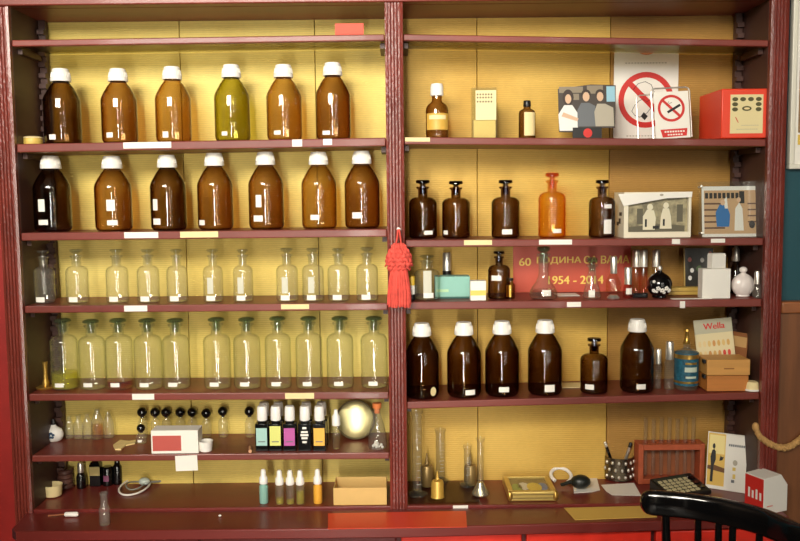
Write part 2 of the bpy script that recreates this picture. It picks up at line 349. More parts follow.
for i in range(5):
    d = MB().box((xs[i] + 0.006, -0.09, 0.08), (xs[i + 1] - 0.006, -0.0705, ZW - 0.032)).build('cupboard_door', M_DOORD if i < 2 else M_DOOR, cab, bevel=0.003)
    MB().ball(((xs[i + 1] - 0.05), -0.1, 0.45), 0.014, 14).build('door_knob', M_BRASS, d)
def strip(key, px0, px1, dy=0.0, h=6, m=None):          # paper strip stuck on a shelf edge
    f, t = SH[key]; x0 = at(px0, proj((0, 0, f(0)))[1], -0.001).x; x1 = at(px1, proj((0, 0, f(0)))[1], -0.001).x; c = (x0 + x1) / 2
    s = 0.0025; z1 = f(c) - 0.001 - dy * s; sl = f(x1) - f(x0)
    mb = MB().hexa([(x0, -0.0016, z1 - h * s - sl / 2), (x1, -0.0016, z1 - h * s + sl / 2), (x1, -0.0002, z1 - h * s + sl / 2), (x0, -0.0002, z1 - h * s - sl / 2),
                    (x0, -0.0016, z1 - sl / 2), (x1, -0.0016, z1 + sl / 2), (x1, -0.0002, z1 + sl / 2), (x0, -0.0002, z1 - sl / 2)])
    mb.build('edge_label', m or M_PAPER, SH[key + '_o'], smooth=False)
for a in (('L1', 123, 171), ('L1', 292, 302, 0, 7), ('L1', 323, 332, 0, 6), ('L2', 124, 158), ('L2', 180, 218, 0, 6, M_CREAM), ('L3', 124, 147), ('L3', 281, 309, 0, 5, M_CREAM), ('L4', 132, 154), ('L4', 285, 314, 0, 6, M_CREAM),
          ('R1', 405, 430, 0, 4, M_CREAM), ('R2', 464, 492, 0, 5, M_CREAM), ('R2', 539, 572, 0, 5), ('R2', 672, 680, 0, 5), ('R2', 711, 725, 0, 4), ('R3', 567, 581, 1, 5), ('R3', 680, 685, 1, 7)):
    strip(*a)
MB().box((at(453, 507, -0.006).x, -0.0056, ZB - 0.012), (at(468, 507, -0.006).x, -0.0042, ZB)).build('edge_label', M_PAPER, cab, smooth=False)
# ------------------------------------------------------------------ placing things on the shelves
def spot(px, sh, Y, r=0.03, top=None):
    f, t = SH[sh]; x = at(px, 270, Y).x
    for _ in range(4):
        z = max(f(x - r), f(x + r)) + 0.0006
        py = proj((x, Y, z))[1]; x = at(px, (py + top) / 2 if top is not None else py, Y).x
    return Vector((x, Y, z))
def height(px, top, p): return at(px, top, p.y).z - p.z
def depth_of(px, py, sh):
    f, t = SH[sh]; p = atz(px, py, f(0)); return atz(px, py, f(p.x)).y
def lt(name, label, cat, px, sh, Y, parts, group=None, n=28, r=0.02, top=None, rz=0.0):
    """turned things: parts = (name, profile in photo pixels from the base, material, wall thickness or None)"""
    p = spot(px, sh, Y, r, top); s = mpp(p)
    if len(parts) == 1:
        pn, prof, m, t = parts[0]; pr = [(a * s, b * s) for a, b in prof]
        o = MB().lathe(shell(pr, t) if t else pr, n).build(name, m, loc=p); tag(o, label, cat, group); o.rotation_euler.z = rz; return o, s
    root = thing(name, label, cat, p, rz, group)
    for pn, prof, m, t in parts:
        pr = [(a * s, b * s) for a, b in prof]
        MB().lathe(shell(pr, t) if t else pr, n).build(pn, m, root)
    return root, s
def lab(root, r, spec, s, m=None):                     # paper label patches on a round body: dx, z0, width, height in pixels
    dx, z0, w, h = spec; a = math.asin(max(-0.95, min(0.95, dx * s / r)))
    MB().patch(r, z0 * s, (z0 + h) * s, a, w * s).build('label', m or M_PAPER, root)
# ------------------------------------------------------------------ amber bottles with white caps
def screw_bottle(px, top, w, sh, Y, label, G, labels=(), group=None, full=0.0, rz=0.0):
    p = spot(px, sh, Y, w * 0.0012, top); s = mpp(p); H = height(px, top, p); r = w * s / 2
    t = thing('screw_cap_bottle', label, 'bottle', p, 0, group)
    pr = [(0, 0.006 * H), (.70 * r, 0.006 * H), (.80 * r, 0), (.90 * r, .012 * H), (.975 * r, .04 * H), (r, .075 * H), (r, .3 * H), (r, .565 * H), (.985 * r, .60 * H), (.93 * r, .635 * H), (.83 * r, .68 * H), (.62 * r, .765 * H), (.50 * r, .80 * H), (.435 * r, .82 * H), (.42 * r, .835 * H), (.42 * r, .95 * H)]
    MB().lathe(shell(pr, 0.0026), 40).build('glass_body', G, t)
    cp = [(.50 * r, .838 * H), (.545 * r, .832 * H), (.56 * r, .845 * H), (.555 * r, .875 * H), (.525 * r, .885 * H), (.475 * r, .95 * H), (.445 * r, .985 * H), (.41 * r, .9995 * H), (.37 * r, H), (0, H), (0, .955 * H), (.435 * r, .955 * H), (.45 * r, .84 * H), (.50 * r, .838 * H)]
    c = MB().lathe(cp, 40).build('cap', M_CAP, t)
    g = MB()
    for k in range(28):
        a = 2 * PI * k / 28; g.tube([(.53 * r * math.cos(a), .53 * r * math.sin(a), .888 * H), (.482 * r * math.cos(a), .482 * r * math.sin(a), .95 * H)], 0.0007, 5)
    g.build('cap_ribs', M_CAP, c)
    if full: MB().lathe([(0, .02 * H), (.88 * r, .02 * H), (r - .0034, .08 * H), (r - .0034, full * H), (0, full * H)], 32).build('liquid', L_BROWN, t)
    for l in labels: lab(t, r, l, s)
    return t
L_BROWN = glass('brown_liquid', (14, 26, 40), 1.2)
YB = 0.07
g = 'white capped amber bottles on the upper left shelf'
R1L = [(62, 69, 36, G_DARK, [(-4, 4, 7, 5)]), (119, 69, 35, G_AMBER2, [(-5, 5, 7, 5)]), (173, 67, 35, G_AMBER, [(-4, 4, 6, 6)]), (232, 65, 35, G_OLIVE, [(-5, 5, 6, 4)]), (284, 65, 35, G_AMBER, [(-5, 5, 7, 4)]), (333, 63, 35, G_AMBER2, [(-6, 4, 8, 4)])]
for i, (x, tp, w, G, L) in enumerate(R1L):
    nm = 'olive green glass bottle with white screw cap among the brown ones, upper left shelf' if i == 3 else f'amber glass bottle with white screw cap, {ORD[i]} from left on the upper left shelf'
    screw_bottle(x, tp, w, 'L1', YB, nm, G, L, g)
g = 'white capped amber bottles on the second left shelf'
R2L = [(52, 156, 36, G_DARK, [(-3, 7, 10, 5), (-4, 20, 7, 12)]), (113, 156, 36, G_AMBER2, [(4, 6, 10, 5), (3, 20, 8, 11)]), (168, 155, 35, G_DARK, [(-8, 6, 9, 6), (-9, 20, 6, 11)]), (215, 153, 35, G_AMBER2, [(-11, 5, 8, 5)]), (266, 152, 35, G_AMBER2, [(-6, 8, 10, 6), (-5, 22, 6, 12)]), (319, 152, 35, G_AMBER, [(-3, 9, 9, 5)]), (362, 151, 35, G_AMBER2, [(-5, 10, 9, 6)])]
for i, (x, tp, w, G, L) in enumerate(R2L):
    screw_bottle(x, tp, w, 'L2', YB, f'amber glass bottle with white screw cap, {ORD[i]} from left on the second left shelf', G, L, g)
g = 'white capped amber bottles on the lowest right shelf'
R4R = [(422, 323, 34, G_DARK, []), (464, 322, 34, G_DARK, [(5, 4, 10, 5)]), (502, 321, 34, G_DARK, [(0, 6, 10, 5)]), (545, 320, 34, G_DARK, [(2, 5, 10, 7)]), (637, 319, 33, G_DARK, [(0, 5, 9, 5)])]
for i, (x, tp, w, G, L) in enumerate(R4R):
    b = screw_bottle(x, tp, w, 'R4', 0.05, ('dark amber bottle with white screw cap and round cream sticker, beside the centre post', 'dark amber bottle with white screw cap, second from left on the lowest right shelf', 'dark amber bottle with white screw cap, third from left on the lowest right shelf',
        'dark amber bottle with white screw cap, fourth from left, left of the small stoppered bottle', 'dark amber bottle with white screw cap, standing right of the small stoppered bottle')[i], G, L, g)
    if i == 0:
        s = mpp(b.location); r = 17 * s
        o = MB(); o.ring((0, 0), 0, 4.5 * s, 0, 20, sx=0.8); q = o.build('label', M_CREAM, b, smooth=False); a = math.radians(38)
        q.location = (r * math.sin(a) * 1.01, -r * math.cos(a) * 1.01, 8 * s); q.rotation_euler = (0, 0, a)
M_FADED = mat('faded_label_paper', (206, 204, 186), 0.7)
# ------------------------------------------------------------------ stoppered apothecary bottles
def stoppered(px, top, w, sh, Y, label, G, labels=(), group=None, style='amber', liquid=None, lmat=None):
    p = spot(px, sh, Y, w * 0.0012, top); s = mpp(p); H = height(px, top, p); r = w * s / 2
    t = thing('apothecary_bottle', label, 'bottle', p, 0, group)
    if style == 'amber': sh0, nr, nz, lz, lr, hr = .60, .34, .725, .875, .46, .50
    elif style == 'tall': sh0, nr, nz, lz, lr, hr = .66, .40, .77, .905, .54, .62
    else: sh0, nr, nz, lz, lr, hr = .57, .42, .70, .87, .54, .58
    pr = [(0, .008 * H), (.72 * r, .008 * H), (.82 * r, 0), (.93 * r, .01 * H), (r, .04 * H), (r, .3 * H), (r, sh0 * H)]
    for k in range(1, 6):
        a = k / 5 * PI / 2; pr.append((nr * r + (1 - nr) * r * math.cos(a), sh0 * H + (nz - sh0) * H * math.sin(a) * 0.9))
    pr += [(nr * r, (nz + .01) * H), (nr * r, (lz - .035) * H), (lr * r, (lz - .015) * H), (lr * r, (lz + .01) * H), (nr * 1.02 * r, (lz + .016) * H)]
    MB().lathe(shell(pr, 0.0024), 36).build('glass_body', G, t)
    pl = nr * r - 0.0034
    st = [(0, (nz + .03) * H), (pl * .8, (nz + .03) * H), (pl * .95, (lz - .02) * H), (pl * .9, (lz + .02) * H), (pl * .75, (lz + .045) * H)]
    if style == 'short': st += [(hr * .75 * r, (lz + .07) * H), (hr * r, (lz + .095) * H), (hr * r, (lz + .115) * H), (hr * .8 * r, .996 * H), (0, H)]
    elif style == 'tall': st += [(hr * .6 * r, (lz + .028) * H), (hr * .96 * r, (lz + .045) * H), (hr * r, (lz + .06) * H), (hr * .86 * r, .985 * H), (hr * .5 * r, .998 * H), (0, H)]
    else: st += [(hr * .6 * r, (lz + .06) * H), (hr * r, (1 - (1 - lz) * .42) * H), (hr * r, (1 - (1 - lz) * .12) * H), (hr * .9 * r, H), (0, H)]
    MB().lathe(st, 32).build('stopper', G_FROST if style == 'tall' else G, t)
    if liquid: MB().lathe([(0, .03 * H), (.9 * r, .03 * H), (r - .0032, .06 * H), (r - .0032, liquid * H), (0, liquid * H)], 32).build('liquid', lmat, t)
    for l in labels: lab(t, r, l, s, M_FADED if l[3] > 15 and style != 'amber' else None)
    return t
g = 'stoppered brown bottles on the second right shelf'
for i, (x, tp, w, G, L, nm) in enumerate([(423, 180, 28, G_DARK, [(5, 4, 9, 4)], 'brown stoppered apothecary bottle nearest the centre post, second right shelf'),
        (456, 181, 28, G_DARK, [(-11, 4, 6, 4)], 'brown stoppered apothecary bottle, second from left on the second right shelf'),
        (505.5, 180, 28, G_DARK, [(0, 4, 10, 5)], 'brown stoppered apothecary bottle, just left of the bright orange one'),
        (552, 173, 27, G_ORANGE, [(3, 5, 9, 4)], 'bright orange glass stoppered bottle with wide flat stopper'),
        (602, 180, 26, G_DARK, [(3, 29, 8, 4), (3, 4, 8, 14)], 'brown stoppered bottle with tall paper label, beside the white photo box')]):
    stoppered(x, tp, w, 'R2', 0.07, nm, G, L, g)
stoppered(594, 338, 27, 'R4', 0.05, 'small brown stoppered bottle between white capped bottles, lowest right shelf', G_DARK, [(-7, 5, 9, 5)])
stoppered(499, 251, 22, 'R3', 0.05, 'small brown stoppered bottle in front of the red anniversary sign', G_DARK, [(-4, 19, 10, 5)])
stoppered(427, 255, 26, 'R3', 0.042, 'clear stoppered bottle with long white label, left of the teal box', G_GREEN, [(1, 3, 10, 5), (0, 8, 8, 22)], style='short')
g = 'small clear stoppered bottles on the third left shelf'
for i, (x, tp, w) in enumerate([(44, 250, 20), (77, 249, 22), (117, 249, 22), (148, 249, 22), (177, 249, 21), (213, 249, 20), (243, 249, 20), (287, 248, 22), (313, 248, 22), (338.5, 248, 22), (367, 247, 22)]):
    stoppered(x, tp, w, 'L3', 0.052, f'small clear glass stoppered bottle, {ORD[i]} from left on the third left shelf', G_CLEAR, [(-1, 2, 9, 5)] + ([(-1, 9, 6, 16)] if i in (5, 6, 7, 8) else []), g, style='short')
g = 'large clear stoppered bottles on the fourth left shelf'
L_YEL = glass('yellow_liquid', (4, 4, 120), 1.2, haze=.25, hcol=(236, 224, 70)); L_RED = glass('amber_liquid', (10, 60, 120), 1.2)
for i, (x, tp, w) in enumerate([(64, 318, 27), (92, 319, 26), (119, 318, 27), (148, 318, 28), (176, 318, 27), (217, 317, 27), (247, 317, 27), (278, 316, 26), (309, 316, 27), (340, 316, 27), (374, 316, 27)]):
    stoppered(x, tp, w, 'L4', 0.058, 'clear glass stoppered bottle holding yellow liquid, left end of the fourth left shelf' if i == 0 else f'large clear glass stoppered bottle, {ORD[i]} from left on the fourth left shelf', G_GREEN,
              [(-1, 4, 9, 4)], g, style='tall', liquid=.24 if i == 0 else (.12 if i == 2 else None), lmat=L_YEL if i == 0 else L_RED)
# ------------------------------------------------------------------ upper left odds
red = at(335, 34, 0.05); c = MB().box((0, 0, 0), (0.071, 0.004, 0.033)).build('card', mat('coral_card', (214, 84, 62), 0.6), loc=(at(335, 30, 0.03).x, 0.03, SH['L0'][0](-0.15) + 0.0006), smooth=False)
c.rotation_euler.x = -0.08; tag(c, 'small plain red card standing on the top left shelf', 'card')
lt('lidded_pot', 'flat cream pot on the far left of the upper left shelf', 'pot', 33, 'L1', 0.06, [('pot_body', [(0, 0), (9, 0), (9.5, 1), (9.5, 5), (9, 6.5), (0, 6.5)], mat('cream_pot', (222, 190, 96), 0.5), None), ('pot_lid', [(0, 6.6), (9.8, 6.6), (9.8, 7.6), (6, 8.6), (0, 8.8)], M_CREAM, None)])
lt('brass_candlestick', 'small brass candlestick left of the bottle of yellow liquid', 'candlestick', 46, 'L4', 0.06, [('dish', [(0, 0), (9, 0), (10, 2), (9.5, 2.6), (5, 2), (0, 2)], M_BRASS, None), ('stem', [(0, 2.1), (3, 2.1), (3.5, 6), (2.2, 9), (1.8, 16), (2.2, 24), (2.6, 27), (0, 27)], M_BRASS, None)])
# ------------------------------------------------------------------ upper right shelf
def med_bottle():
    p = spot(437, 'R1', 0.07, .027, 84); s = mpp(p); t = thing('medicine_bottle', 'amber medicine bottle with white cap and gold paper label, upper right shelf', 'bottle', p)
    k = height(437, 84, p) / 53
    MB().lathe(shell([(r * s, z * k) for r, z in [(0, .5), (8, .5), (10, 0), (11, 1.5), (11.3, 4), (11.3, 27), (10.8, 30), (9, 33), (5.5, 35.5), (5, 37), (5, 42)]], 0.0022), 36).build('glass_body', G_AMBER2, t)
    MB().lathe([(r * s, z * k) for r, z in [(0, 41.5), (6.2, 41.5), (6.6, 42.5), (6.4, 50), (5.6, 53), (0, 53)]], 30).build('cap', M_CAP, t)
    lb = MB().patch(11.3 * s, 8 * k, 24 * k, 0.0, 26 * s).build('label', mat('gold_label', (214, 170, 74), 0.5), t)
    MB().patch(11.3 * s + .0006, 18 * k, 22 * k, 0.0, 18 * s).build('label_band', M_CREAM, lb)
med_bottle()
def flat_bottle():
    p = spot(484, 'R1', 0.07, .03, 88); s = mpp(p); H = height(484, 88, p)
    t = thing('flat_box_bottle', 'tall clear rectangular pack with cream label, left of small dark bottle', 'package', p)
    w, d = 25 * s, 14 * s
    m = MB().box((-w / 2, -d / 2, 0), (w / 2, d / 2, H)); m.box((w / 2 - .0012, d / 2 - .0012, .0012), (-w / 2 + .0012, -d / 2 + .0012, H - .0012))
    m.build('clear_case', G_THIN, t, smooth=False)
    b = MB().box((-w / 2 + .004, -d / 2 + .004, .0016), (w / 2 - .004, d / 2 - .004, H * .36)).build('inner_card', mat('straw_card', (226, 198, 110), 0.7), t, smooth=False)
    lb = MB().box((-w / 2 + .009, -d / 2 - .0006, H * .36), (w / 2 - .003, -d / 2 - .0001, H * .94)).build('label', mat('pale_label', (232, 218, 168), 0.7), t, smooth=False)
    g2 = MB()
    for k, zz in enumerate((.84, .78, .70)):
        for q in range(6): g2.flat(rct(-w / 2 + .012 + q * .007, H * zz, -w / 2 + .016 + q * .007, H * (zz + .035)), -d / 2 - .0009)
    g2.build('label_print', mat('grey_print', (120, 104, 78), 0.7), lb, smooth=False)
flat_bottle()
def dark_bottle():
    t, s = lt('dropper_bottle', 'small dark brown bottle with cream label and black cap', 'bottle', 527, 'R1', 0.07,
        [('glass_body', [(0, 0), (7.5, 0), (8.3, 1), (8.4, 25), (7.5, 28), (4, 30), (3.5, 31), (3.5, 33)], G_DARK, .002), ('cap', [(0, 32), (3.6, 32), (3.8, 33), (3.6, 37), (3.2, 38), (0, 38)], M_DARK, None)], top=98)
    MB().patch(8.4 * s, 3 * s, 26 * s, .25, 12 * s).build('label', M_CREAM, t)
dark_bottle()
# flat printed cards: local x right, z up, front faces -y
def card(name, label, cat, px0, px1, top, sh, Y, lean, m, th=0.002, group=None, rz=0.0, extra=0.0):
    p = spot((px0 + px1) / 2, sh, Y, 0.0, top); s = mpp(p); w = (px1 - px0) * s; H = height((px0 + px1) / 2, top, p) / math.cos(lean)
    p.z += 0.0006 + th * abs(math.sin(lean)) + extra
    t = thing(name, label, cat, p, rz, group, rx=-lean)
    b = MB().box((-w / 2, 0, 0), (w / 2, th, H)).build('board', m, t, smooth=False)
    return t, w, H, s, b
def ink(parent, name, m, polys, y=-0.0004):
    o = MB()
    for q in polys: o.flat(q, y)
    return o.build(name, m, parent, smooth=False)
I_SKIN = mat('print_skin', (214, 178, 146), 0.5); I_BLK = mat('print_black', (28, 26, 26), 0.5); I_GREY = mat('print_grey', (104, 108, 112), 0.5); I_LGREY = mat('print_light_grey', (176, 168, 150), 0.5)
I_BLUE = mat('print_pale_blue', (150, 196, 214), 0.5); I_WHITE = mat('print_white', (232, 230, 224), 0.5); I_HAIR = mat('print_hair', (58, 44, 38), 0.5)
def trio():
    t, w, H, s, b = card('photo_print', 'photograph of three people leaning beside the no smoking poster', 'photograph', 558, 617, 84, 'R1', 0.05, 0.12, mat('print_dark_ground', (70, 62, 56), 0.4))
    u = lambda q: [(-w / 2 + x / 59 * w, z / 53 * H) for x, z in q]
    bpy.data.objects.remove(b); b = MB().prism(u([(15, 0), (44, 0), (44, 10.5), (57.5, 10.5), (58.5, 30), (59, 52), (34, 53), (1, 49), (1.5, 7), (15, 6.5)]), 0, .002).build('board', mat('print_dark_ground', (70, 62, 56), 0.4), t, smooth=False)
    ink(b, 'printed_shop', mat('print_mid', (140, 128, 108), 0.5), [u(rct(2, 45, 26, 51)), u(rct(30, 44, 46, 52)), u(rct(15, 38, 22, 44))], -.0003)
    ink(b, 'printed_sky', I_BLUE, [u(rct(49.5, 36, 58, 51))], -.0003)
    ink(b, 'printed_hair', I_HAIR, [u(ell(11, 40.5, 5.6, 7.8)), u(ell(29, 43.5, 4.8, 4.6)), u(ell(43, 43.8, 4.6, 4.4))], -.0005)
    ink(b, 'printed_blouse', I_WHITE, [u([(2, 8), (20, 8), (21, 24), (15, 33), (7, 33), (1, 24)])], -.0006)
    ink(b, 'printed_jacket', I_GREY, [u([(20, 12), (40, 12), (38, 32), (32, 35), (24, 35), (20, 28)])], -.0007)
    ink(b, 'printed_coat', I_LGREY, [u([(38, 12), (56.5, 12), (56, 30), (48, 34), (40, 34), (37, 26)])], -.0008)
    for q in (ell(11, 39, 3.1, 4.6), ell(29, 41, 3.4, 4.6), ell(43, 41, 3.3, 4.5)): ink(b, 'printed_face', I_SKIN, [u(q)], -.0009)
    ink(b, 'printed_arm', I_SKIN, [u([(4, 22), (20, 17), (21, 20), (6, 26)])], -.0009)
    ink(b, 'printed_panel', I_BLK, [u(rct(15, 0, 44, 11))], -.0010)
    ink(b, 'printed_disc', M_PRINTRED, [u(ell(30, 5.5, 4.5, 4.5))], -.0013)
trio()
def no_smoking(b, cx, cz, R, wr, small=False):
    o = MB(); o.ring((cx, cz), R - wr, R, -.0005); a = R - wr / 2; d = a * .7071
    o.flat(bar((cx - d, cz + d), (cx + d, cz - d), wr), -.0006); o.build('prohibition_ring', M_PRINTRED, b, smooth=False)
def poster():
    t, w, H, s, b = card('no_smoking_poster', 'large white no smoking poster with red ring at the back of the shelf', 'poster', 614, 678, 42, 'R1', 0.1845, 0.0, M_PAPER)
    u = lambda x, z: ((x - 32) * s, z * s)
    cx, cz = u(32, 42); no_smoking(b, cx, cz, 27.5 * s, 5.5 * s)
    o = MB()
    prof = [(19, 52), (24, 58), (31, 60), (37, 57), (40, 50), (38, 44), (33, 40), (29, 43), (25, 41), (21, 37), (18, 31), (21, 27), (26, 25), (33, 29), (38, 35)]
    o.tube([(*[u(x, z)[0]], -.0006, u(x, z)[1]) for x, z in prof], 0.0007, 5); o.build('line_drawing', I_BLK, b)
    ink(b, 'cigarette', I_BLK, [[u(27, 26), u(31, 22), u(34, 26), u(30, 30)]], -.0007)
    hd = MB(); hd.flat([u(x, z) for x, z in ell(32, 95, 11, 9, 16, PI, 2 * PI)], -.0004); hd.build('printed_emblem', mat('faint_red', (224, 150, 110), 0.6), b, smooth=False)
    ln = MB()
    for k in range(14): ln.flat([u(x, z) for x, z in rct(11 + k * 3, 77.6, 13 + k * 3, 78.8)], -.0004)
    for k in range(13): ln.flat([u(x, z) for x, z in rct(13 + k * 3, 6, 15 + k * 3, 7.2)], -.0004)
    ln.build('fine_print', mat('faint_grey', (190, 184, 172), 0.7), b, smooth=False)
poster()
def small_sign():
    t, w, H, s, b = card('no_smoking_card', 'small white no smoking card in a bent chrome wire holder', 'sign', 656.5, 691, 92, 'R1', 0.035, 0.1, M_PAPER, extra=.0018)
    t.rotation_euler.y = -.04
    u = lambda x, z: ((x - 19.5) * s, z * s)
    cx, cz = u(19, 30); no_smoking(b, cx, cz, 13.5 * s, 2.6 * s)
    ink(b, 'cigarette', I_BLK, [bar(u(15, 26), u(28, 33), 2.4 * s)], -.0008)
    ink(b, 'smoke_mark', I_LGREY, [bar(u(14, 33), u(17, 37), .8 * s), bar(u(16, 34), u(20, 36), .8 * s)], -.0004)
    bp = ink(b, 'red_caption', M_PRINTRED, [[u(7, 9), u(34, 9.5), u(33, 2), u(9, 1)]], -.0005)
    ln = MB()
    for k in range(8): ln.flat([u(x, z) for x, z in rct(11 + k * 2.6, 5.8, 12.8 + k * 2.6, 7.4)], -.0008); 
    for k in range(6): ln.flat([u(x, z) for x, z in rct(14 + k * 2.6, 2.8, 15.8 + k * 2.6, 4.2)], -.0008)
    ln.build('caption_marks', M_PAPER, bp, smooth=False)
    def hoop(x0, x1, z1, y, yb): return [(*[u(x0, 0)[0]], y, 0.002), (u(x0, 0)[0], y, u(0, z1 - 4)[1]), (u(x0 + 1.2, 0)[0], y, u(0, z1 - 1)[1]), (u(x0 + 4, 0)[0], y, u(0, z1)[1]), (u(x1 - 4, 0)[0], y, u(0, z1)[1]), (u(x1 - 1.2, 0)[0], y, u(0, z1 - 1)[1]), (u(x1, 0)[0], y, u(0, z1 - 4)[1]), (u(x1, 0)[0], y, 0.002)]
    MB().tube(hoop(.5, 39, 51, .007, 0), 0.0019, 8).build('wire_holder', M_SILVER, t)
    MB().tube(hoop(-12, 16, 47, .03, 0), 0.0015, 8).build('wire_holder', M_SILVER, t)
    MB().tube([(u(-1, 0)[0], .006, .004), (u(-6, 0)[0], .02, .004), (u(-12, 0)[0], .03, .004)], 0.0013, 8).build('wire_foot', M_SILVER, t)
small_sign()
def red_box():
    p = spot(745.5, 'R1', 0.004, .06, 90); s = mpp(p); w = 48 * s; H = height(745, 88.5, p); d = 0.16
    t = thing('first_aid_box', 'glossy orange red metal box with cream dial label on its front', 'box', p)
    MB().box((-w / 2, 0, 0), (w / 2, d, H)).build('box_body', M_ORANGE, t, bevel=0.003)
    lb = MB().box((-w * .32, -.001, H * .1), (w * .36, -.0001, H * .88)).build('label', mat('label_cream', (230, 214, 160), 0.5), t, smooth=False)
    x = lambda q: -w * .32 + q * w * .68; z = lambda q: H * .1 + q * H * .78
    o = MB()
    for q, r in ((.14, .88), (.38, .88), (.62, .88), (.86, .88), (.14, .75), (.86, .75), (.14, .62), (.86, .62)): o.flat([(x(q) + a, z(r) + b) for a, b in ell(0, 0, w * .062, H * .042, 14)], -.0014)
    o.flat([(x(.5) + a, z(.64) + b) for a, b in ell(0, 0, w * .1, H * .05, 18)], -.0014)
    o.build('printed_ovals', mat('print_olive', (84, 78, 40), 0.5), lb, smooth=False)
    ink(lb, 'printed_oval_centre', M_CREAM, [[(x(.5) + a, z(.64) + b) for a, b in ell(0, 0, w * .06, H * .022, 16)]], -.0018)
    ink(lb, 'printed_stroke', M_PRINTRED, [bar((x(.16), z(.42)), (x(.25), z(.28)), .002)], -.0014)
    g2 = MB()
    for k in range(9): g2.flat(rct(x(.35 + k * .06), z(.2), x(.385 + k * .06), z(.215)), -.0014)
    for k in range(11): g2.flat(rct(x(.2 + k * .06), z(.1), x(.24 + k * .06), z(.115)), -.0014)
    g2.build('printed_lines', I_LGREY, lb, smooth=False)
red_box()
# ------------------------------------------------------------------ second right shelf: photographs
def photo_box():
    x0, x1 = 624, 691; p = spot((x0 + x1) / 2, 'R2', 0.03, .085, 195); s = mpp(p); w = (x1 - x0) * s; H = height(657, 192, p); d = 0.10
    t = thing('photo_box', 'white card box showing an old black and white photograph of two seated people', 'photograph', p)
    fr = 0.011
    m = MB(); m.box((-w / 2, 0, 0), (-w / 2 + fr, d, H)); m.box((w / 2 - fr * .6, 0, 0), (w / 2, d, H)); m.box((-w / 2 + fr, 0, 0), (w / 2 - fr * .6, d, fr * 1.3)); m.box((-w / 2 + fr, 0, H - fr * .6), (w / 2 - fr * .6, d, H))
    m.build('card_frame', mat('ivory_card', (236, 228, 204), 0.6), t, smooth=False)
    f = MB().prism([(-w / 2 - .016, H - .004), (-w / 2 - .002, H * .70), (w * .12, H * .86), (w / 2, H * .88), (w / 2 + .001, H * 1.0)], -.0035, -.0012).build('lid_flap', mat('white_card', (244, 240, 230), 0.55), t, smooth=False)
    ink(f, 'printed_mark', I_LGREY, [ell(w * .05, H * .935, .005, .003, 10)], -.0038)
    b = MB().box((-w / 2 + fr, .010, fr * 1.3), (w / 2 - fr * .6, .012, H - fr * .6)).build('photo_print', mat('print_sepia_mid', (150, 140, 108), 0.4, var=0.5, vscale=60), t, smooth=False)
    u = lambda q: [(-w / 2 + x / 67 * w, z / 47 * H) for x, z in q]
    ink(b, 'printed_ground', mat('print_sepia_dark', (92, 86, 66), 0.4), [u([(6, 6), (62, 6), (62, 12), (40, 14), (6, 11)]), u(rct(14, 14, 20, 30)), u(rct(54, 16, 60, 34))], .0097)
    ink(b, 'printed_figure', mat('print_sepia_light', (226, 218, 190), 0.4), [u([(20, 8), (32, 8), (33, 20), (31, 28), (24, 29), (20, 22)]), u(ell(27, 31.5, 3, 3.4, 12))], .0094)
    ink(b, 'printed_figure', mat('print_sepia_light', (226, 218, 190), 0.4), [u([(37, 9), (49, 9), (48, 22), (46, 30), (40, 30), (38, 22)]), u(ell(43, 33, 2.8, 3.4, 12))], .0094)
    ink(b, 'printed_shadow', I_BLK, [u(rct(22, 11, 24, 19)), u(rct(40, 12, 42, 19)), u(rct(30, 9, 36, 12))], .0091)
    o = MB(); M2 = Matrix.Translation((-w / 2 - .0006, 0, 0))
    for a, b2, c, e in ((.03, .05, .3, .42), (.05, .07, .26, .34), (.02, .045, .48, .56)): o.add([(-w / 2 - .0006, d * a * 10, H * c), (-w / 2 - .0006, d * b2 * 10, H * c), (-w / 2 - .0006, d * b2 * 10, H * e), (-w / 2 - .0006, d * a * 10, H * e)], [(3, 2, 1, 0)])
    o.build('side_print', I_BLK, t, smooth=False)
photo_box()
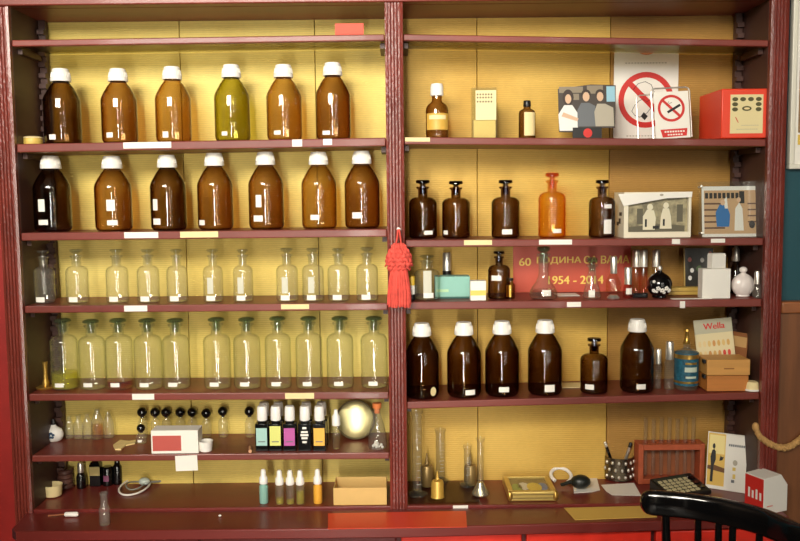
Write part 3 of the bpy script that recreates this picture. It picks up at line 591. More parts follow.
def acrylic():
    t, w, H, s, b = card('acrylic_photo_frame', 'clear acrylic frame with colour photograph of a shop, right end of second shelf', 'photo frame', 703, 763, 186.5, 'R2', 0.045, 0.1, I_WHITE)
    u = lambda q: [(-w / 2 + x / 58 * w, z / 50 * H) for x, z in q]
    ink(b, 'printed_shop', mat('print_tan', (196, 160, 120), 0.4), [u(rct(2, 3, 55, 46))], -.0003)
    ink(b, 'printed_shelves', mat('print_brown', (96, 62, 44), 0.4), [u(rct(2, z, 22, z + 1.6)) for z in (8, 14, 20, 26, 32)] + [u(rct(44, z, 55, z + 1.4)) for z in (14, 20, 26, 32)], -.0005)
    ink(b, 'printed_shop_sign', I_BLK, [u(rct(3 + 4.2 * k, 38, 6 + 4.2 * k, 43.5)) for k in range(8)], -.0006)
    ink(b, 'printed_blue_coat', mat('print_blue', (36, 110, 176), 0.4), [u([(14, 10), (26, 10), (27, 22), (24, 31), (17, 32), (13, 24)])], -.0007)
    ink(b, 'printed_white_coat', I_WHITE, [u([(31, 6), (40, 6), (39, 28), (36, 34), (32, 28)]), u([(22, 28), (25, 28), (24, 40), (21, 36)])], -.0008)
    ink(b, 'printed_dark_figure', I_BLK, [u(rct(36, 33, 41, 45)), u(ell(48, 12, 3, 4, 10))], -.0009)
    for q in (ell(20, 34, 2.3, 3, 10), ell(35.5, 36.5, 2, 2.6, 10)): ink(b, 'printed_face', I_SKIN, [u(q)], -.0010)
    z0 = .0012
    m = MB(); m.box((-w / 2 - .008, -.009, z0), (w / 2 + .008, -.004, H + .012)); m.box((-w / 2 - .008, .004, z0), (w / 2 + .008, .009, H + .012)); m.build('acrylic_plate', G_THIN, t, smooth=False)
    for sx in (-1, 1):
        for z in (.01, H): MB().lathe([(0, -.01), (.003, -.01), (.003, .0095), (0, .0095)], 10, Matrix.Translation((sx * (w / 2 + .004), 0, z)) @ Matrix.Rotation(PI / 2, 4, 'X')).build('corner_pin', M_SILVER, t)
acrylic()
# ------------------------------------------------------------------ third right shelf
def sign():
    a, b = at(513, 246, DI - .001), at(630, 300, DI - .001); w = b.x - a.x; zb = SH['R3'][0](.4) + .0008; H = SH['R2'][0](.4) - SH['R2'][1] - .003 - zb
    o = thing('anniversary_sign', 'red sign with yellow lettering at the back of the third right shelf', 'sign', ((a.x + b.x) / 2, DI - .0045, zb))
    q = MB().box((-w / 2, 0, 0), (w / 2, .003, H)).build('board', mat('brick_red_sign', (204, 84, 62), 0.45), o, smooth=False)
    Y = mat('sign_yellow', (255, 222, 110), 0.5)
    zc = lambda py: at(570, py, DI - .0055).z - zb
    xc = lambda px: at(px, 270, DI - .0055).x - (a.x + b.x) / 2
    text('60', .021, Y, q, (xc(525), -.0006, zc(261.5)), width=xc(531) - xc(519.5))
    text('ГОДИНА', .021, Y, q, (xc(559), -.0006, zc(260.5)), width=xc(580) - xc(536))
    text('СА', .021, Y, q, (xc(590.5), -.0006, zc(260)), width=xc(597) - xc(584))
    text('ВАМА', .021, Y, q, (xc(615), -.0006, zc(260)), width=xc(629) - xc(601))
    text('1954 - 2014', .022, Y, q, (xc(576), -.0006, zc(280)), width=xc(603) - xc(548))
sign()
def boxy(name, label, cat, px0, px1, top, sh, Y, d, m, part='box_body', bevel=.0015, rz=0.0, group=None):
    p = spot((px0 + px1) / 2, sh, Y, (px1 - px0) * .00125, top); s = mpp(p); w = (px1 - px0) * s; H = height((px0 + px1) / 2, top, p)
    t = thing(name, label, cat, p, rz, group); b = MB().box((-w / 2, 0, 0), (w / 2, d, H)).build(part, m, t, bevel=bevel, smooth=False)
    return t, b, w, H, s
M_TEALB = mat('teal_box_card', (132, 186, 172), 0.5); M_TEALD = mat('teal_box_edge', (44, 92, 84), 0.5)
t, b, w, H, s = boxy('perfume_box', 'pale teal box lying flat behind the green tinted bottle', 'box', 435, 470, 276.5, 'R3', .058, .05, M_TEALB)
MB().box((-w / 2 - .001, -.001, 0), (w / 2 + .001, .051, .005)).build('dark_base', M_TEALD, t, smooth=False)
MB().box((-w / 2 + .004, -.0006, H * .30), (-w / 2 + .035, -.0001, H * .42)).build('printed_band', mat('pale_green_print', (170, 206, 160), 0.5), b, smooth=False)
lt('atomizer_tube', 'silver and black atomizer tube standing behind the teal box', 'perfume', 447, 'R3', 0.15, [('case', [(0, 0), (4.2, 0), (4.4, 1), (4.4, 24), (0, 24)], M_DARK, None), ('cap', [(0, 24.1), (4.4, 24.1), (4.4, 41), (3.8, 42), (0, 42)], M_SILVER, None)])
t, b, w, H, s = boxy('small_carton', 'small white carton with yellow band beside the teal box', 'box', 470.5, 486, 281, 'R3', .012, .03, M_PAPER, bevel=.0008)
MB().box((-w / 2 - .0004, -.0006, H * .26), (w / 2 + .0004, -.0001, H * .52)).build('yellow_band', mat('yellow_print', (236, 204, 96), 0.5), b, smooth=False)
lt('lotion_tube', 'slim yellow and white tube with black foot beside the red tassel', 'tube', 412, 'R3', 0.03, [('cap', [(0, 0), (3, 0), (3.2, 1), (3.2, 6), (0, 6)], M_DARK, None), ('tube_body', [(0, 6.1), (3.0, 6.1), (3.2, 8), (3, 15), (0, 15)], M_CAP, None), ('yellow_top', [(0, 15.1), (3, 15.1), (2.8, 24), (1, 25), (0, 25)], mat('bright_yellow', (240, 196, 60), 0.4), None)])
t, s = lt('ointment_vial', 'little amber vial with yellow label right of the small brown stoppered bottle', 'bottle', 510, 'R3', 0.05, [('glass_body', [(0, 0), (4.6, 0), (5, 1), (5, 14), (3, 16.5), (3, 18)], G_AMBER2, .0015), ('cap', [(0, 18), (3.4, 18), (3.4, 20.5), (0, 20.5)], M_DARK, None)])
MB().patch(5 * s, 2 * s, 14 * s, -.4, 5 * s).build('label', mat('label_yellow', (236, 190, 70), 0.5), t)
t, s = lt('conical_flask', 'large stoppered conical flask of clear glass in front of the red sign', 'flask', 543.5, 'R3', 0.042,
   [('glass_body', [(0, 0), (11, 0), (13.2, 1), (14, 4), (13.4, 8), (11, 12.5), (7.6, 17), (5.4, 22), (5, 28), (5, 42), (6.8, 43), (6.8, 45)], G_CLEAR, .002), ('stopper', [(0, 36), (3.6, 36), (4.2, 44), (3.4, 46.5), (6, 48), (6.6, 50), (6, 52), (0, 53)], G_FROST, None), ('liquid', [(0, 1.2), (12, 1.2), (12.6, 4), (12, 8), (11, 9.5), (0, 9.5)], L_BROWN, None)], top=247)
lab(t, 13 * s, (1, 4, 9, 6), s)
t, s = lt('conical_flask', 'small stoppered conical flask of clear glass covering the sign numbers', 'flask', 592, 'R3', 0.04,
   [('glass_body', [(0, 0), (8, 0), (9, 1), (9.2, 3), (7.6, 10), (5, 20), (4, 26), (4, 31), (6, 32.5), (6, 34)], G_CLEAR, .002), ('stopper', [(0, 27), (2.8, 27), (3.2, 33), (2.8, 35), (5.4, 36.5), (6, 38.5), (5, 40.5), (0, 41.5)], G_FROST, None)], top=258)
lab(t, 8.6 * s, (-2, 2, 6, 7), s)
G_GOLD = glass('golden_perfume', (20, 50, 210)); G_ROSE = glass('rosy_perfume', (16, 200, 230))
t, s = lt('perfume_bottle', 'round golden perfume bottle with tall silver cap before the red sign', 'perfume', 613.5, 'R3', 0.035,
   [('foot', [(0, 0), (6, 0), (6.4, 1), (4, 3.5), (0, 3.5)], M_SILVER, None), ('cap', [(0, 25), (3.2, 25), (3.4, 26), (3.4, 41), (2.8, 42), (0, 42)], M_SILVER, None)], top=258)
o = MB().lathe(shell([(0, 3.6 * s), (4 * s, 3.8 * s), (7 * s, 8 * s), (8 * s, 13.5 * s), (7 * s, 19 * s), (4 * s, 23.6 * s), (2.6 * s, 24.8 * s)], .0016), 28, sy=.5).build('glass_body', G_GOLD, t)
t, s = lt('perfume_bottle', 'short rosy perfume bottle with silver cap beside the round golden one', 'perfume', 628, 'R3', 0.045, [('glass_body', [(0, 0), (4.2, 0), (4.6, 1), (4.6, 12), (3, 13.5)], G_ROSE, .0014), ('cap', [(0, 13.6), (3.8, 13.6), (3.9, 29), (3.2, 30.5), (0, 30.5)], M_SILVER, None)], top=267)
MB().patch(4.6 * s, 4 * s, 10 * s, 0, 6 * s).build('label', M_PAPER, t)
for i, (x, n) in enumerate(((636, 'left one of the twin tall silver capped perfume tubes'), (643.5, 'right one of the twin tall silver capped perfume tubes'), (656, 'silver capped perfume tube standing behind the black flowered flask'))):
    lt('perfume_tube', n, 'perfume', x, 'R3', 0.12, [('glass_body', [(0, 0), (3.6, 0), (3.8, 1), (3.8, 26), (3, 27.5)], G_ROSE if i < 2 else G_GOLD, .0013), ('cap', [(0, 27.6), (3.7, 27.6), (3.8, 43), (3.2, 44.5), (0, 44.5)], M_SILVER, None)], top=254, group='tall silver capped perfume tubes')
# low dark tray in front of them
t, b, w, H, s = boxy('spectacle_case', 'low dark glossy case lying between the silver capped perfumes and the black flask', 'case', 633, 648, 293, 'R3', .035, .03, M_BLACK, 'case_body', .002)
def black_flask():
    p = spot(659.5, 'R3', 0.04, .03, 266); s = mpp(p); t = thing('perfume_flask', 'round black flask with white blossoms painted round its belly', 'perfume', p)
    pr = [(0, 0), (6 * s, 0), (7 * s, .8 * s)] + [(12.4 * s * math.cos(a), 13 * s + 12.4 * s * math.sin(a)) for a in [math.radians(q) for q in range(-56, 76, 11)]] + [(2.6 * s, 26 * s), (2.6 * s, 27.5 * s), (0, 27.5 * s)]
    MB().lathe(pr, 32).build('flask_body', M_BLACK, t)
    MB().lathe([(0, 27.6 * s), (2.2 * s, 27.6 * s), (2.6 * s, 30 * s), (1.6 * s, 32 * s), (0, 32.4 * s)], 16).build('stopper', M_SILVER, t)
    random.seed(3)
    for k, (dx, dz, rr) in enumerate([(-8, 8, 2.3), (-4.5, 10.5, 2.5), (-.5, 8.5, 2.7), (3.5, 10.5, 2.6), (7, 8, 2.3), (-8, 17, 1.8), (1.5, 6.2, 1.8), (-5.5, 7, 1.6)]):
        R = 12.5 * s; rh = math.sqrt(max(1e-6, R * R - (dz * s - 13 * s) ** 2)); a = math.asin(dx * s / rh) if abs(dx * s) < rh else 0
        o = MB(); c = Vector((rh * math.sin(a), -rh * math.cos(a), dz * s)); nrm = Vector((c.x, c.y, c.z - 13 * s)).normalized()
        e1 = nrm.orthogonal().normalized(); e2 = nrm.cross(e1)
        for q in range(5):
            A = 2 * PI * q / 5; o.ball(c + (e1 * math.cos(A) + e2 * math.sin(A)) * rr * s * .55, rr * s * .42, 8)
        o.build('painted_blossom', M_CAP, t)
black_flask()
t, b, w, H, s = boxy('wooden_box', 'low pale yellow wooden box lying behind the black flask', 'box', 668, 712, 287.5, 'R3', .095, .03, mat('pale_yellow_wood', (206, 172, 84), 0.5, var=.15, vscale=9, stretch=(.3, 1, 4)), 'box_body', .001)
MB().box((-w / 2, -.0012, H * .48), (w / 2, -.0002, H * .54)).build('groove_line', mat('groove_brown', (120, 90, 40), 0.6), b, smooth=False)
M_FLORAL = mat('dark_floral_print', (48, 46, 40), 0.35)
t, w, H, s, b = card('floral_picture', 'dark picture of flowers leaning behind the white boxes', 'picture', 686, 714, 249, 'R3', .14, 0.14, M_FLORAL, rz=-.1)
random.seed(11)
for nm, mm in (('printed_leaf', mat('print_leaf', (88, 110, 70), .4)), ('printed_petal', I_WHITE), ('printed_petal', mat('print_pink', (196, 120, 110), .4))):
    for q in range(3):
        ink(b, nm, mm, [[(x, z) for x, z in ell(random.uniform(-.4, .4) * w, random.uniform(.08, .9) * H, w * .07, H * .055, 9)]], -.0004 - .0002 * q)
fr = MB(); f_ = .003
fr.box((-w / 2 - f_, -.003, 0), (-w / 2, .002, H)); fr.build('frame_edge', mat('gilt_edge', (190, 160, 90), .4), t, smooth=False)
t, b, w, H, s = boxy('white_box', 'plain white cube box on the third right shelf, under a smaller white box', 'box', 702.5, 730.5, 269, 'R3', .012, .034, M_PAPER, bevel=.001)
zt = t.location.z + H
p = Vector((at(717.5, 262, .025).x, .014, zt + .0008)); t2 = thing('white_box', 'small white carton balanced on the white cube box', 'box', p, 0.25); hh = at(717.5, 254, .05).z - zt
MB().box((-.0195, 0, 0), (.0195, .022, hh)).build('box_body', M_PAPER, t2, bevel=.001, smooth=False)
MB().box((-.0185, .001, hh + .0002), (.0185, .021, hh + .003)).build('lid_tab', M_PAPER, t2, smooth=False)
M_PEARL = mat('pearl_white', (236, 226, 220), 0.25, coat=.3)
p = spot(743, 'R3', 0.05, .03, 268); s = mpp(p); t = thing('perfume_flask', 'round white flask with ball stopper at the right end of the shelf', 'perfume', p)
MB().lathe([(0, 0), (6 * s, 0), (7 * s, .7 * s)] + [(11.6 * s * math.cos(a), 11.6 * s + 11.6 * s * math.sin(a)) for a in [math.radians(q) for q in range(-56, 74, 10)]] + [(2.6 * s, 23.4 * s), (2.6 * s, 24 * s), (0, 24 * s)], 32, sy=.6).build('flask_body', M_PEARL, t)
MB().ball((0, 0, 26.8 * s), 3.6 * s, 16, (1.1, 1, .9)).build('stopper', M_PEARL, t)
t, s = lt('atomizer_bottle', 'slim clear atomizer with silver cap in the corner beside the round white flask', 'perfume', 757, 'R3', 0.016, [('glass_body', [(0, 0), (3.6, 0), (3.8, 1), (3.8, 12), (2.4, 14)], G_CLEAR, .0013), ('cap', [(0, 14), (2.6, 14), (2.7, 25), (2, 27), (0, 27)], M_SILVER, None)], top=270)
lt('glass_decanter', 'dark chrome topped decanter half hidden behind the white boxes', 'bottle', 735.5, 'R3', 0.13, [('glass_body', [(0, 0), (5.5, 0), (6, 1), (6, 24), (3, 29), (2.6, 32)], G_DARK, .0018), ('cap', [(0, 32), (3.6, 32), (4, 34), (3.4, 44), (1.5, 47), (0, 47)], M_SILVER, None)], top=250)
def sheet(name, label, cat, pts, sh, m, th=.0008, lift=0.0, group=None):   # a flat thing lying on a board, outline in photo pixels
    f = SH[sh][0]; q = [atz(px, py, f(at(px, py, 0.05).x) + th) for px, py in pts]; c = sum(q, Vector()) / len(q)
    z = max(f(v.x) for v in q) + .0006 + lift; pp = [(v.x - c.x, v.y - c.y) for v in q]
    ar = sum(a[0] * b[1] - b[0] * a[1] for a, b in zip(pp, pp[1:] + pp[:1]))
    if ar < 0: pp = pp[::-1]
    o = MB().slab(pp, 0, th).build(name, m, loc=(c.x, c.y, z), smooth=False); return tag(o, label, cat, group)
def lying(name, label, cat, x0, x1, y0, y1, sh, m, th=.0012, skew=0.0):
    a, b = at(x0, 300, y0).x, at(x1, 300, y0).x; f = SH[sh][0]; z = max(f(a), f(b)) + .0006
    o = MB().slab([(a, y0), (b, y0 + skew), (b, y1 + skew), (a, y1)], 0, th).build(name, m, loc=(0, 0, z), smooth=False)
    bpy.context.view_layer.update(); return tag(o, label, cat)
lying('paper_slip', 'white slip of paper lying in front of the white cube box', 'paper', 672, 712, .002, .016, 'R3', M_PAPER, .0015)
lying('paper_slip', 'white slip of paper lying between the two conical flasks', 'paper', 558, 580, .09, .15, 'R3', M_PAPER)
# ------------------------------------------------------------------ lowest right shelf
lying('paper_slip', 'pale slip of paper behind the small brown bottle, lowest right shelf', 'paper', 562, 585, .10, .16, 'R4', M_CREAM, .0015)
lt('sample_vial', 'slender clear sample vial with silver cap next to the white capped bottle', 'perfume', 658, 'R4', 0.07, [('glass_body', [(0, 0), (3.4, 0), (3.6, 1), (3.6, 24), (2.6, 25)], G_CLEAR, .0013), ('cap', [(0, 25), (3, 25), (3.1, 39), (2.6, 40), (0, 40)], M_SILVER, None)], top=345)
t, s = lt('sample_vial', 'taller clear sample vial with bright silver cap left of the blue cologne', 'perfume', 669.5, 'R4', 0.06, [('glass_body', [(0, 0), (4.8, 0), (5.2, 1), (5.2, 28), (3.4, 30)], G_CLEAR, .0014), ('cap', [(0, 30), (3.8, 30), (4, 31), (4, 46), (3.2, 48), (0, 48)], M_SILVER, None)], top=338)
def cologne():
    p = spot(686.5, 'R4', 0.055, .03, 329); s = mpp(p); t = thing('cologne_bottle', 'round shouldered cologne bottle wrapped in a blue and gold label', 'perfume', p); k = height(686.5, 329, p) / 57 / s
    MB().lathe(shell([(r * s, z * s * k) for r, z in [(0, .4), (9, .4), (10.6, 0), (11.4, 2), (11.4, 33), (11, 36), (6, 38), (3.6, 39), (3.4, 44)]], .002), 36).build('glass_body', G_CLEAR, t)
    MB().lathe([(r * s, z * s * k) for r, z in [(0, 43), (3.8, 43), (4, 44), (2.4, 46), (2.2, 54), (3, 55), (2.6, 57), (0, 57)]], 24).build('cap', M_BRASS, t)
    lb = MB().lathe([(11.45 * s, 5 * s), (11.75 * s, 5 * s), (11.75 * s, 35 * s * k), (11.45 * s, 35 * s * k), (11.45 * s, 5 * s)], 40).build('label', mat('cologne_blue', (36, 92, 112), 0.45, var=.45, vscale=160), t)
    for z0, z1, w, m in ((30, 34, 70, M_BRASS), (7, 9, 70, M_BRASS), (18, 22.5, 13, mat('label_pale_blue', (196, 208, 190), .5)), (12, 14, 11, mat('label_pale_blue', (196, 208, 190), .5)), (25, 27, 12, M_BRASS)):
        MB().patch(11.8 * s, z0 * s * k, z1 * s * k, .1, w * s, 24).build('label_band', m, lb)
cologne()
def swatch():
    t, w, H, s, b = card('colour_chart', 'cream hair colour chart leaning behind the small wooden drawers', 'chart', 701, 739, 321.5, 'R4', .095, 0.12, mat('chart_cream', (228, 214, 170), 0.6), extra=.004)
    t.rotation_euler.y = -.09
    hd = MB().box((-w / 2, -.0008, H * .78), (w / 2, -.0001, H)).build('chart_header', mat('chart_grey', (190, 186, 160), .6), b, smooth=False)
    text('Wella', H * .095, M_PRINTRED, hd, (w * .02, -.0012, H * .89), width=w * .56)
    random.seed(5)
    for r, z in enumerate((.62, .46, .30)):
        for q in range(7):
            c = random.choice([(222, 190, 120), (214, 170, 96), (230, 206, 150), (206, 150, 84)]) if not (r == 1 and q > 4) else (212, 70, 56)
            x = -w * .40 + q * w * .125
            MB().flat([(x + a, H * z + e) for a, e in ell(0, 0, w * .042, H * .05, 10)], -.0006).build('hair_swatch', mat('swatch_%d_%d_%d' % c, c, .6), b, smooth=False)
swatch()
def drawers():
    x0, x1 = 707.5, 749.5; p = spot((x0 + x1) / 2, 'R4', .015, .05, 358); s = mpp(p); w = (x1 - x0) * s; H = height(727, 359.5, p); d = .07
    t = thing('drawer_box', 'little two tier wooden box in front of the colour chart', 'box', p)
    m1 = mat('light_oak', (206, 150, 78), .5, var=.2, vscale=8, stretch=(.4, 2, 5)); m2 = mat('orange_oak', (196, 124, 56), .5, var=.2, vscale=8, stretch=(.4, 2, 5))
    MB().box((-w / 2, 0, 0), (w / 2 - .002, d, H * .49)).build('lower_tray', m2, t, bevel=.0012, smooth=False)
    MB().box((-w / 2 - .0025, -.003, H * .51), (w / 2, d, H)).build('upper_tray', m1, t, bevel=.0012, smooth=False)
    for z in (.5, .97): MB().box((-w / 2 - .008, .004, H * z - .008), (-w / 2 - .003, .02, H * z + .001)).build('hinge', M_DARK, t, smooth=False)
    MB().box((-w * .12, -.0036, H * .70), (w * .12, -.0031, H * .74)).build('stamped_mark', mat('stamp_brown', (150, 96, 44), .6), t, smooth=False)
drawers()
lt('cream_jar', 'small white lid lying at the right end of the lowest right shelf', 'jar', 751.8, 'R4', .022, [('lid_body', [(0, 0), (7.4, 0), (7.8, 1), (7.4, 4), (6.6, 8), (6, 9), (0, 9.3)], M_CREAM, None), ('rim', [(7.6, .2), (8.2, .2), (8.2, 2), (7.6, 2), (7.6, .2)], M_CAP, None)])
t, w, H, s, b = card('postcard', 'brownish postcard leaning in the dark corner behind the white lid', 'card', 737, 757, 333, 'R4', .10, .1, mat('postcard_brown', (150, 96, 58), .5), rz=-1.1)
t.location.x = .888
for q in (rct(-w / 2 + .002, H * .72, w / 2 - .002, H * .92), rct(-w / 2 + .004, H * .44, w / 2 - .004, H * .52)): ink(b, 'printed_band', mat('postcard_tan', (206, 166, 110), .5), [q], -.0004)
# ------------------------------------------------------------------ fifth left shelf
def spotb(px, py, sh):                                  # stand on a board at a photo pixel of the foot
    f = SH[sh][0]; p = atz(px, py, f(0)); p = atz(px, py, f(p.x)); p.z += .0006; return p
def ltb(name, label, cat, px, py, sh, parts, group=None, n=24, rz=0.0, sy=1.0):
    p = spotb(px, py, sh); s = mpp(p)
    t = thing(name, label, cat, p, rz, group)
    for pn, prof, m, th in parts:
        pr = [(a * s, b * s) for a, b in prof]; MB().lathe(shell(pr, th) if th else pr, n, sy=sy).build(pn, m, t)
    return t, s
t, s = ltb('ceramic_flask', 'round white ceramic flask with blue flower at the left end of fifth shelf', 'flask', 54, 441, 'L5', [('flask_body', [(0, 0), (6, 0), (8, 1.5), (9.6, 5), (9.6, 8), (8, 12), (4, 14.5), (2.6, 15.5), (2.6, 16.5), (0, 16.5)], M_CAP, None), ('stopper', [(0, 16.6), (2, 16.6), (2.4, 19), (1.4, 22), (0, 22.4)], M_DARK, None)], sy=.7)
o = MB()
for q in range(5):
    A = 2 * PI * q / 5 + .3; o.flat([(math.cos(A) * 2.2 * s + a, 7 * s + math.sin(A) * 2.2 * s + b) for a, b in ell(0, 0, 1.7 * s, 1.3 * s, 9)], -9.75 * s * .7)
o.build('painted_flower', mat('painted_blue', (54, 76, 104), .4), t, smooth=False)
L_PALE = glass('pale_yellow_liquid', (10, 30, 120), 1.2)
for i, (x, tp, w, py) in enumerate([(70, 416, 9, 438), (79, 415, 10, 438.5), (88, 413, 11, 438.5), (98, 408, 13, 438.5), (109, 411, 11, 437.5)]):
    h = py - tp; r = w / 2
    pr = [(0, 0), (r * .9, 0), (r, .8), (r, h * .5), (r * .9, h * .6), (r * .55, h * .78), (r * .42, h * .86), (r * .42, h * .97), (r * .62, h)]
    ps = [('glass_body', pr, G_HAZY, .0012)]
    if i == 3: ps.append(('liquid', [(0, 1), (r - .8, 1), (r - .8, h * .48), (0, h * .48)], L_PALE, None))
    ltb('glass_vial', f'small clear glass vial, {ORD[i]} from left of five at the dark end of fifth shelf' if i != 3 else 'largest of the small clear vials, holding yellow liquid, on fifth left shelf', 'vial', x, py, 'L5', ps, 'small clear vials on the fifth left shelf')
sheet('wood_chip', 'torn piece of pale wood lying left of the red and white box', 'wood chip', [(113, 445), (120, 440), (129, 441), (136, 440), (135, 443), (126, 445), (121, 449), (115, 449)], 'L5', mat('pale_wood', (240, 212, 146), .6, var=.15), .004)
for i, (x, tp, py) in enumerate([(143, 407, 438), (156, 407, 437), (167, 407, 437), (181, 407, 436), (193, 407, 436), (207, 408, 437), (223.5, 406, 437), (250, 406, 437)]):
    k = py - tp
    ltb('stoppered_vial', f'clear vial with round black stopper, {ORD[i]} from left of the row on the fifth shelf', 'vial', x, py, 'L5',
        [('glass_body', [(0, 0), (4.4, 0), (4.9, .8), (4.9, k * .48), (3.6, k * .58), (2.4, k * .64), (2.4, k * .74)], G_CLEAR, .0012), ('stopper', [(0, k * .66), (1.6, k * .66), (1.8, k * .75)] + [(4.9 * math.sin(a), k - 4.9 - 4.9 * math.cos(a)) for a in [math.radians(q) for q in range(25, 181, 15)]], M_BLACK, None)], 'vials with round black stoppers')
t, s = ltb('stoppered_vial', 'short vial with round black stopper standing in front, left of the red and white box', 'vial', 141.5, 443.5, 'L5', [('glass_body', [(0, 0), (4.6, 0), (5.4, 1), (5.6, 6), (4.6, 9), (2.4, 10.5), (2.4, 12)], G_CLEAR, .0012), ('stopper', [(0, 11), (1.6, 11)] + [(4.2 * math.sin(a), 15.6 - 4.2 * math.cos(a)) for a in [math.radians(q) for q in range(25, 181, 15)]], M_BLACK, None)])
MB().patch(5.5 * s, 2.5 * s, 5 * s, 0, 4 * s).build('label', M_PAPER, t)
p = spotb(174, 455, 'L5'); p.y = max(p.y, .004); s = mpp(p); w = 47 * s; H = at(174, 430.5, p.y).z - p.z
t = thing('tissue_box', 'white carton with a big red panel at the front edge of fifth shelf', 'box', p)
b = MB().box((-w / 2, 0, 0), (w / 2, .05, H)).build('box_body', M_PAPER, t, bevel=.0012, smooth=False)
MB().box((-w / 2 + 1.5 * s, -.0006, H * .12), (-w / 2 + 30 * s, -.0001, H * .78)).build('red_panel', mat('faded_red_print', (192, 84, 74), .5), b, smooth=False)
f, th = SH['L5']; a = at(175.5, 456, -.003); c = at(198, 471, -.003)
o = MB().box((0, 0, 0), (c.x - a.x, .0008, a.z - c.z)).build('hanging_tag', M_PAPER, loc=(a.x, -.0032, c.z), smooth=False); o.rotation_euler.y = -.03
tag(o, 'white paper tag hanging from the shelf edge under the red and white carton', 'tag')
ltb('small_dish', 'small white square dish right of the red and white carton', 'dish', 206, 451, 'L5', [('dish_body', [(0, .8), (5, .8), (5.2, 0), (6, .4), (7, 9), (7.4, 10.5), (6.6, 10.5), (5.6, 3), (0, 2)], M_CAP, None)])
p0, p1 = atz(250, 447, SH['L5'][0](-.37) + .005), atz(247.5, 456, SH['L5'][0](-.37) + .005); p1.y = max(p1.y, .003)
o = MB().tube([p0, p0.lerp(p1, .5), p1], [.0035, .004, .0045], 10).build('wooden_spatula', mat('stick_wood', (216, 160, 120), .6)); tag(o, 'short pinkish wooden stick lying at the shelf edge left of the nail lacquers', 'stick')
g = 'black bottles with white caps and coloured labels'
M_CREAMCAP = mat('soft_white_cap', (246, 242, 236), .3, coat=.3)
def lacquer(x, tp, bot, Y, label, c, h):
    p = spotb(x, bot, 'L5') if Y is None else spot(x, 'L5', Y, .02)
    s = mpp(p); H = at(x, tp, p.y).z - p.z; k = H / 44
    t = thing('lacquer_bottle', label, 'bottle', p, 0, g); w = 6.4 * s
    MB().box((-w, -w, 0), (w, w, 27 * k)).box((-w * .6, -w * .6, 27 * k), (w * .6, w * .6, 29.5 * k)).build('bottle_body', M_BLACK, t, bevel=.0012)
    pr = [(0, 29.6 * k), (4.9 * s, 29.6 * k), (5.2 * s, 30.5 * k), (4.9 * s, 41 * k), (4.2 * s, 43.6 * k), (0, 44 * k)]
    MB().lathe(pr, 24).build('cap', M_CREAMCAP, t)
    if c:
        b = MB().box((-5.4 * s, -w - .0006, 5.5 * k), (5.4 * s, -w - .0001, h * k)).build('label', mat('label_%d_%d_%d' % c, c, .5), t, smooth=False)
        MB().box((-3.5 * s, -w - .0009, 9 * k), (3.5 * s, -w - .0006, 10 * k)).build('printed_line', I_GREY, b, smooth=False)
    elif c is None:
        o = MB()
        for q, (a, z) in enumerate(((2, 22), (3.4, 18), (4, 15), (3, 12), (2.2, 8))): o.box((-a * s, -w - .0005, z * k), (a * s, -w - .0001, (z + 2.1) * k))
        o.build('printed_lines', M_PAPER, t, smooth=False)
LQ = [(263, 'pale teal', (164, 204, 196), 23), (276.5, 'lime yellow', (222, 224, 124), 25), (290.5, 'magenta', (190, 84, 160), 23), (305.5, 'white printed black', None, 23), (320, 'orange yellow', (244, 186, 72), 23)]
for x, nm, c, h in LQ: lacquer(x, 405.5, 449.5, None, f'front row black bottle with white cap and {nm} label', c, h)
for x, nm in ((265, 'pale teal'), (279, 'lime yellow'), (307, 'white printed black'), (322, 'orange yellow')):
    lacquer(x, 401.5, 0, .085, f'black bottle with white cap hidden behind the {nm} labelled one', False, 0)
t, s = ltb('spray_bottle', 'slim clear spray bottle with white nozzle right of the labelled black bottles', 'spray bottle', 336.5, 449, 'L5', [('glass_body', [(0, 0), (3.4, 0), (3.8, .8), (3.8, 22), (2.4, 24)], G_CLEAR, .0012), ('nozzle', [(0, 24), (4, 24), (4.2, 25), (3.8, 33), (2.2, 36), (1.8, 40), (0, 40)], M_CREAMCAP, None), ('liquid', [(0, 1), (3.1, 1), (3.1, 13), (0, 13)], L_PALE, None)])
p = spot(355.5, 'L5', .105, .04); s = mpp(p); H = at(355.5, 400.5, .12).z - p.z; R = H / 2
t = thing('round_mirror', 'round brassy mirror dish leaning upright behind the spray bottle', 'mirror', p + Vector((0, .01, .001)), 0, None, rx=-.14)
MI = Matrix.Translation((0, 0, R)) @ Matrix.Rotation(PI / 2, 4, 'X')
MB().lathe([(0, -.004), (R * .85, -.003), (R * .97, 0), (R, .004), (R * .98, .007), (R * .93, .005), (R * .90, .003), (0, .001)], 40, MI).build('dish_rim', mat('pewter_rim', (150, 140, 110), .35, metal=.7), t)
MB().lathe([(0, .009), (R * .5, .0075), (R * .8, .005), (R * .9, .0032)], 40, MI).build('mirror_face', mat('brassy_face', (196, 186, 136), .3, metal=.8), t)
t, s = ltb('corked_flask', 'clear conical flask with orange cork and white beads inside, beside the centre post', 'flask', 377.5, 448.5, 'L5', [('glass_body', [(0, 0), (8, 0), (9.2, 1), (9.6, 3), (9, 14), (7, 24), (4.4, 32), (3.6, 36), (3.6, 41)], G_CLEAR, .0014), ('cork', [(0, 36), (2.8, 36), (3, 41), (4.4, 41.3), (4.6, 46), (0, 46)], mat('orange_cork', (214, 120, 60), .7), None)])
random.seed(2)
for q in range(12):
    a = random.uniform(0, 2 * PI); rr = random.uniform(0, 5.5); zz = random.choice([1.9, 1.9, 4.5, 6.6])
    MB().ball((rr * s * math.cos(a), rr * s * math.sin(a), zz * s), 1.5 * s, 10).build('bead', M_CAP, t)
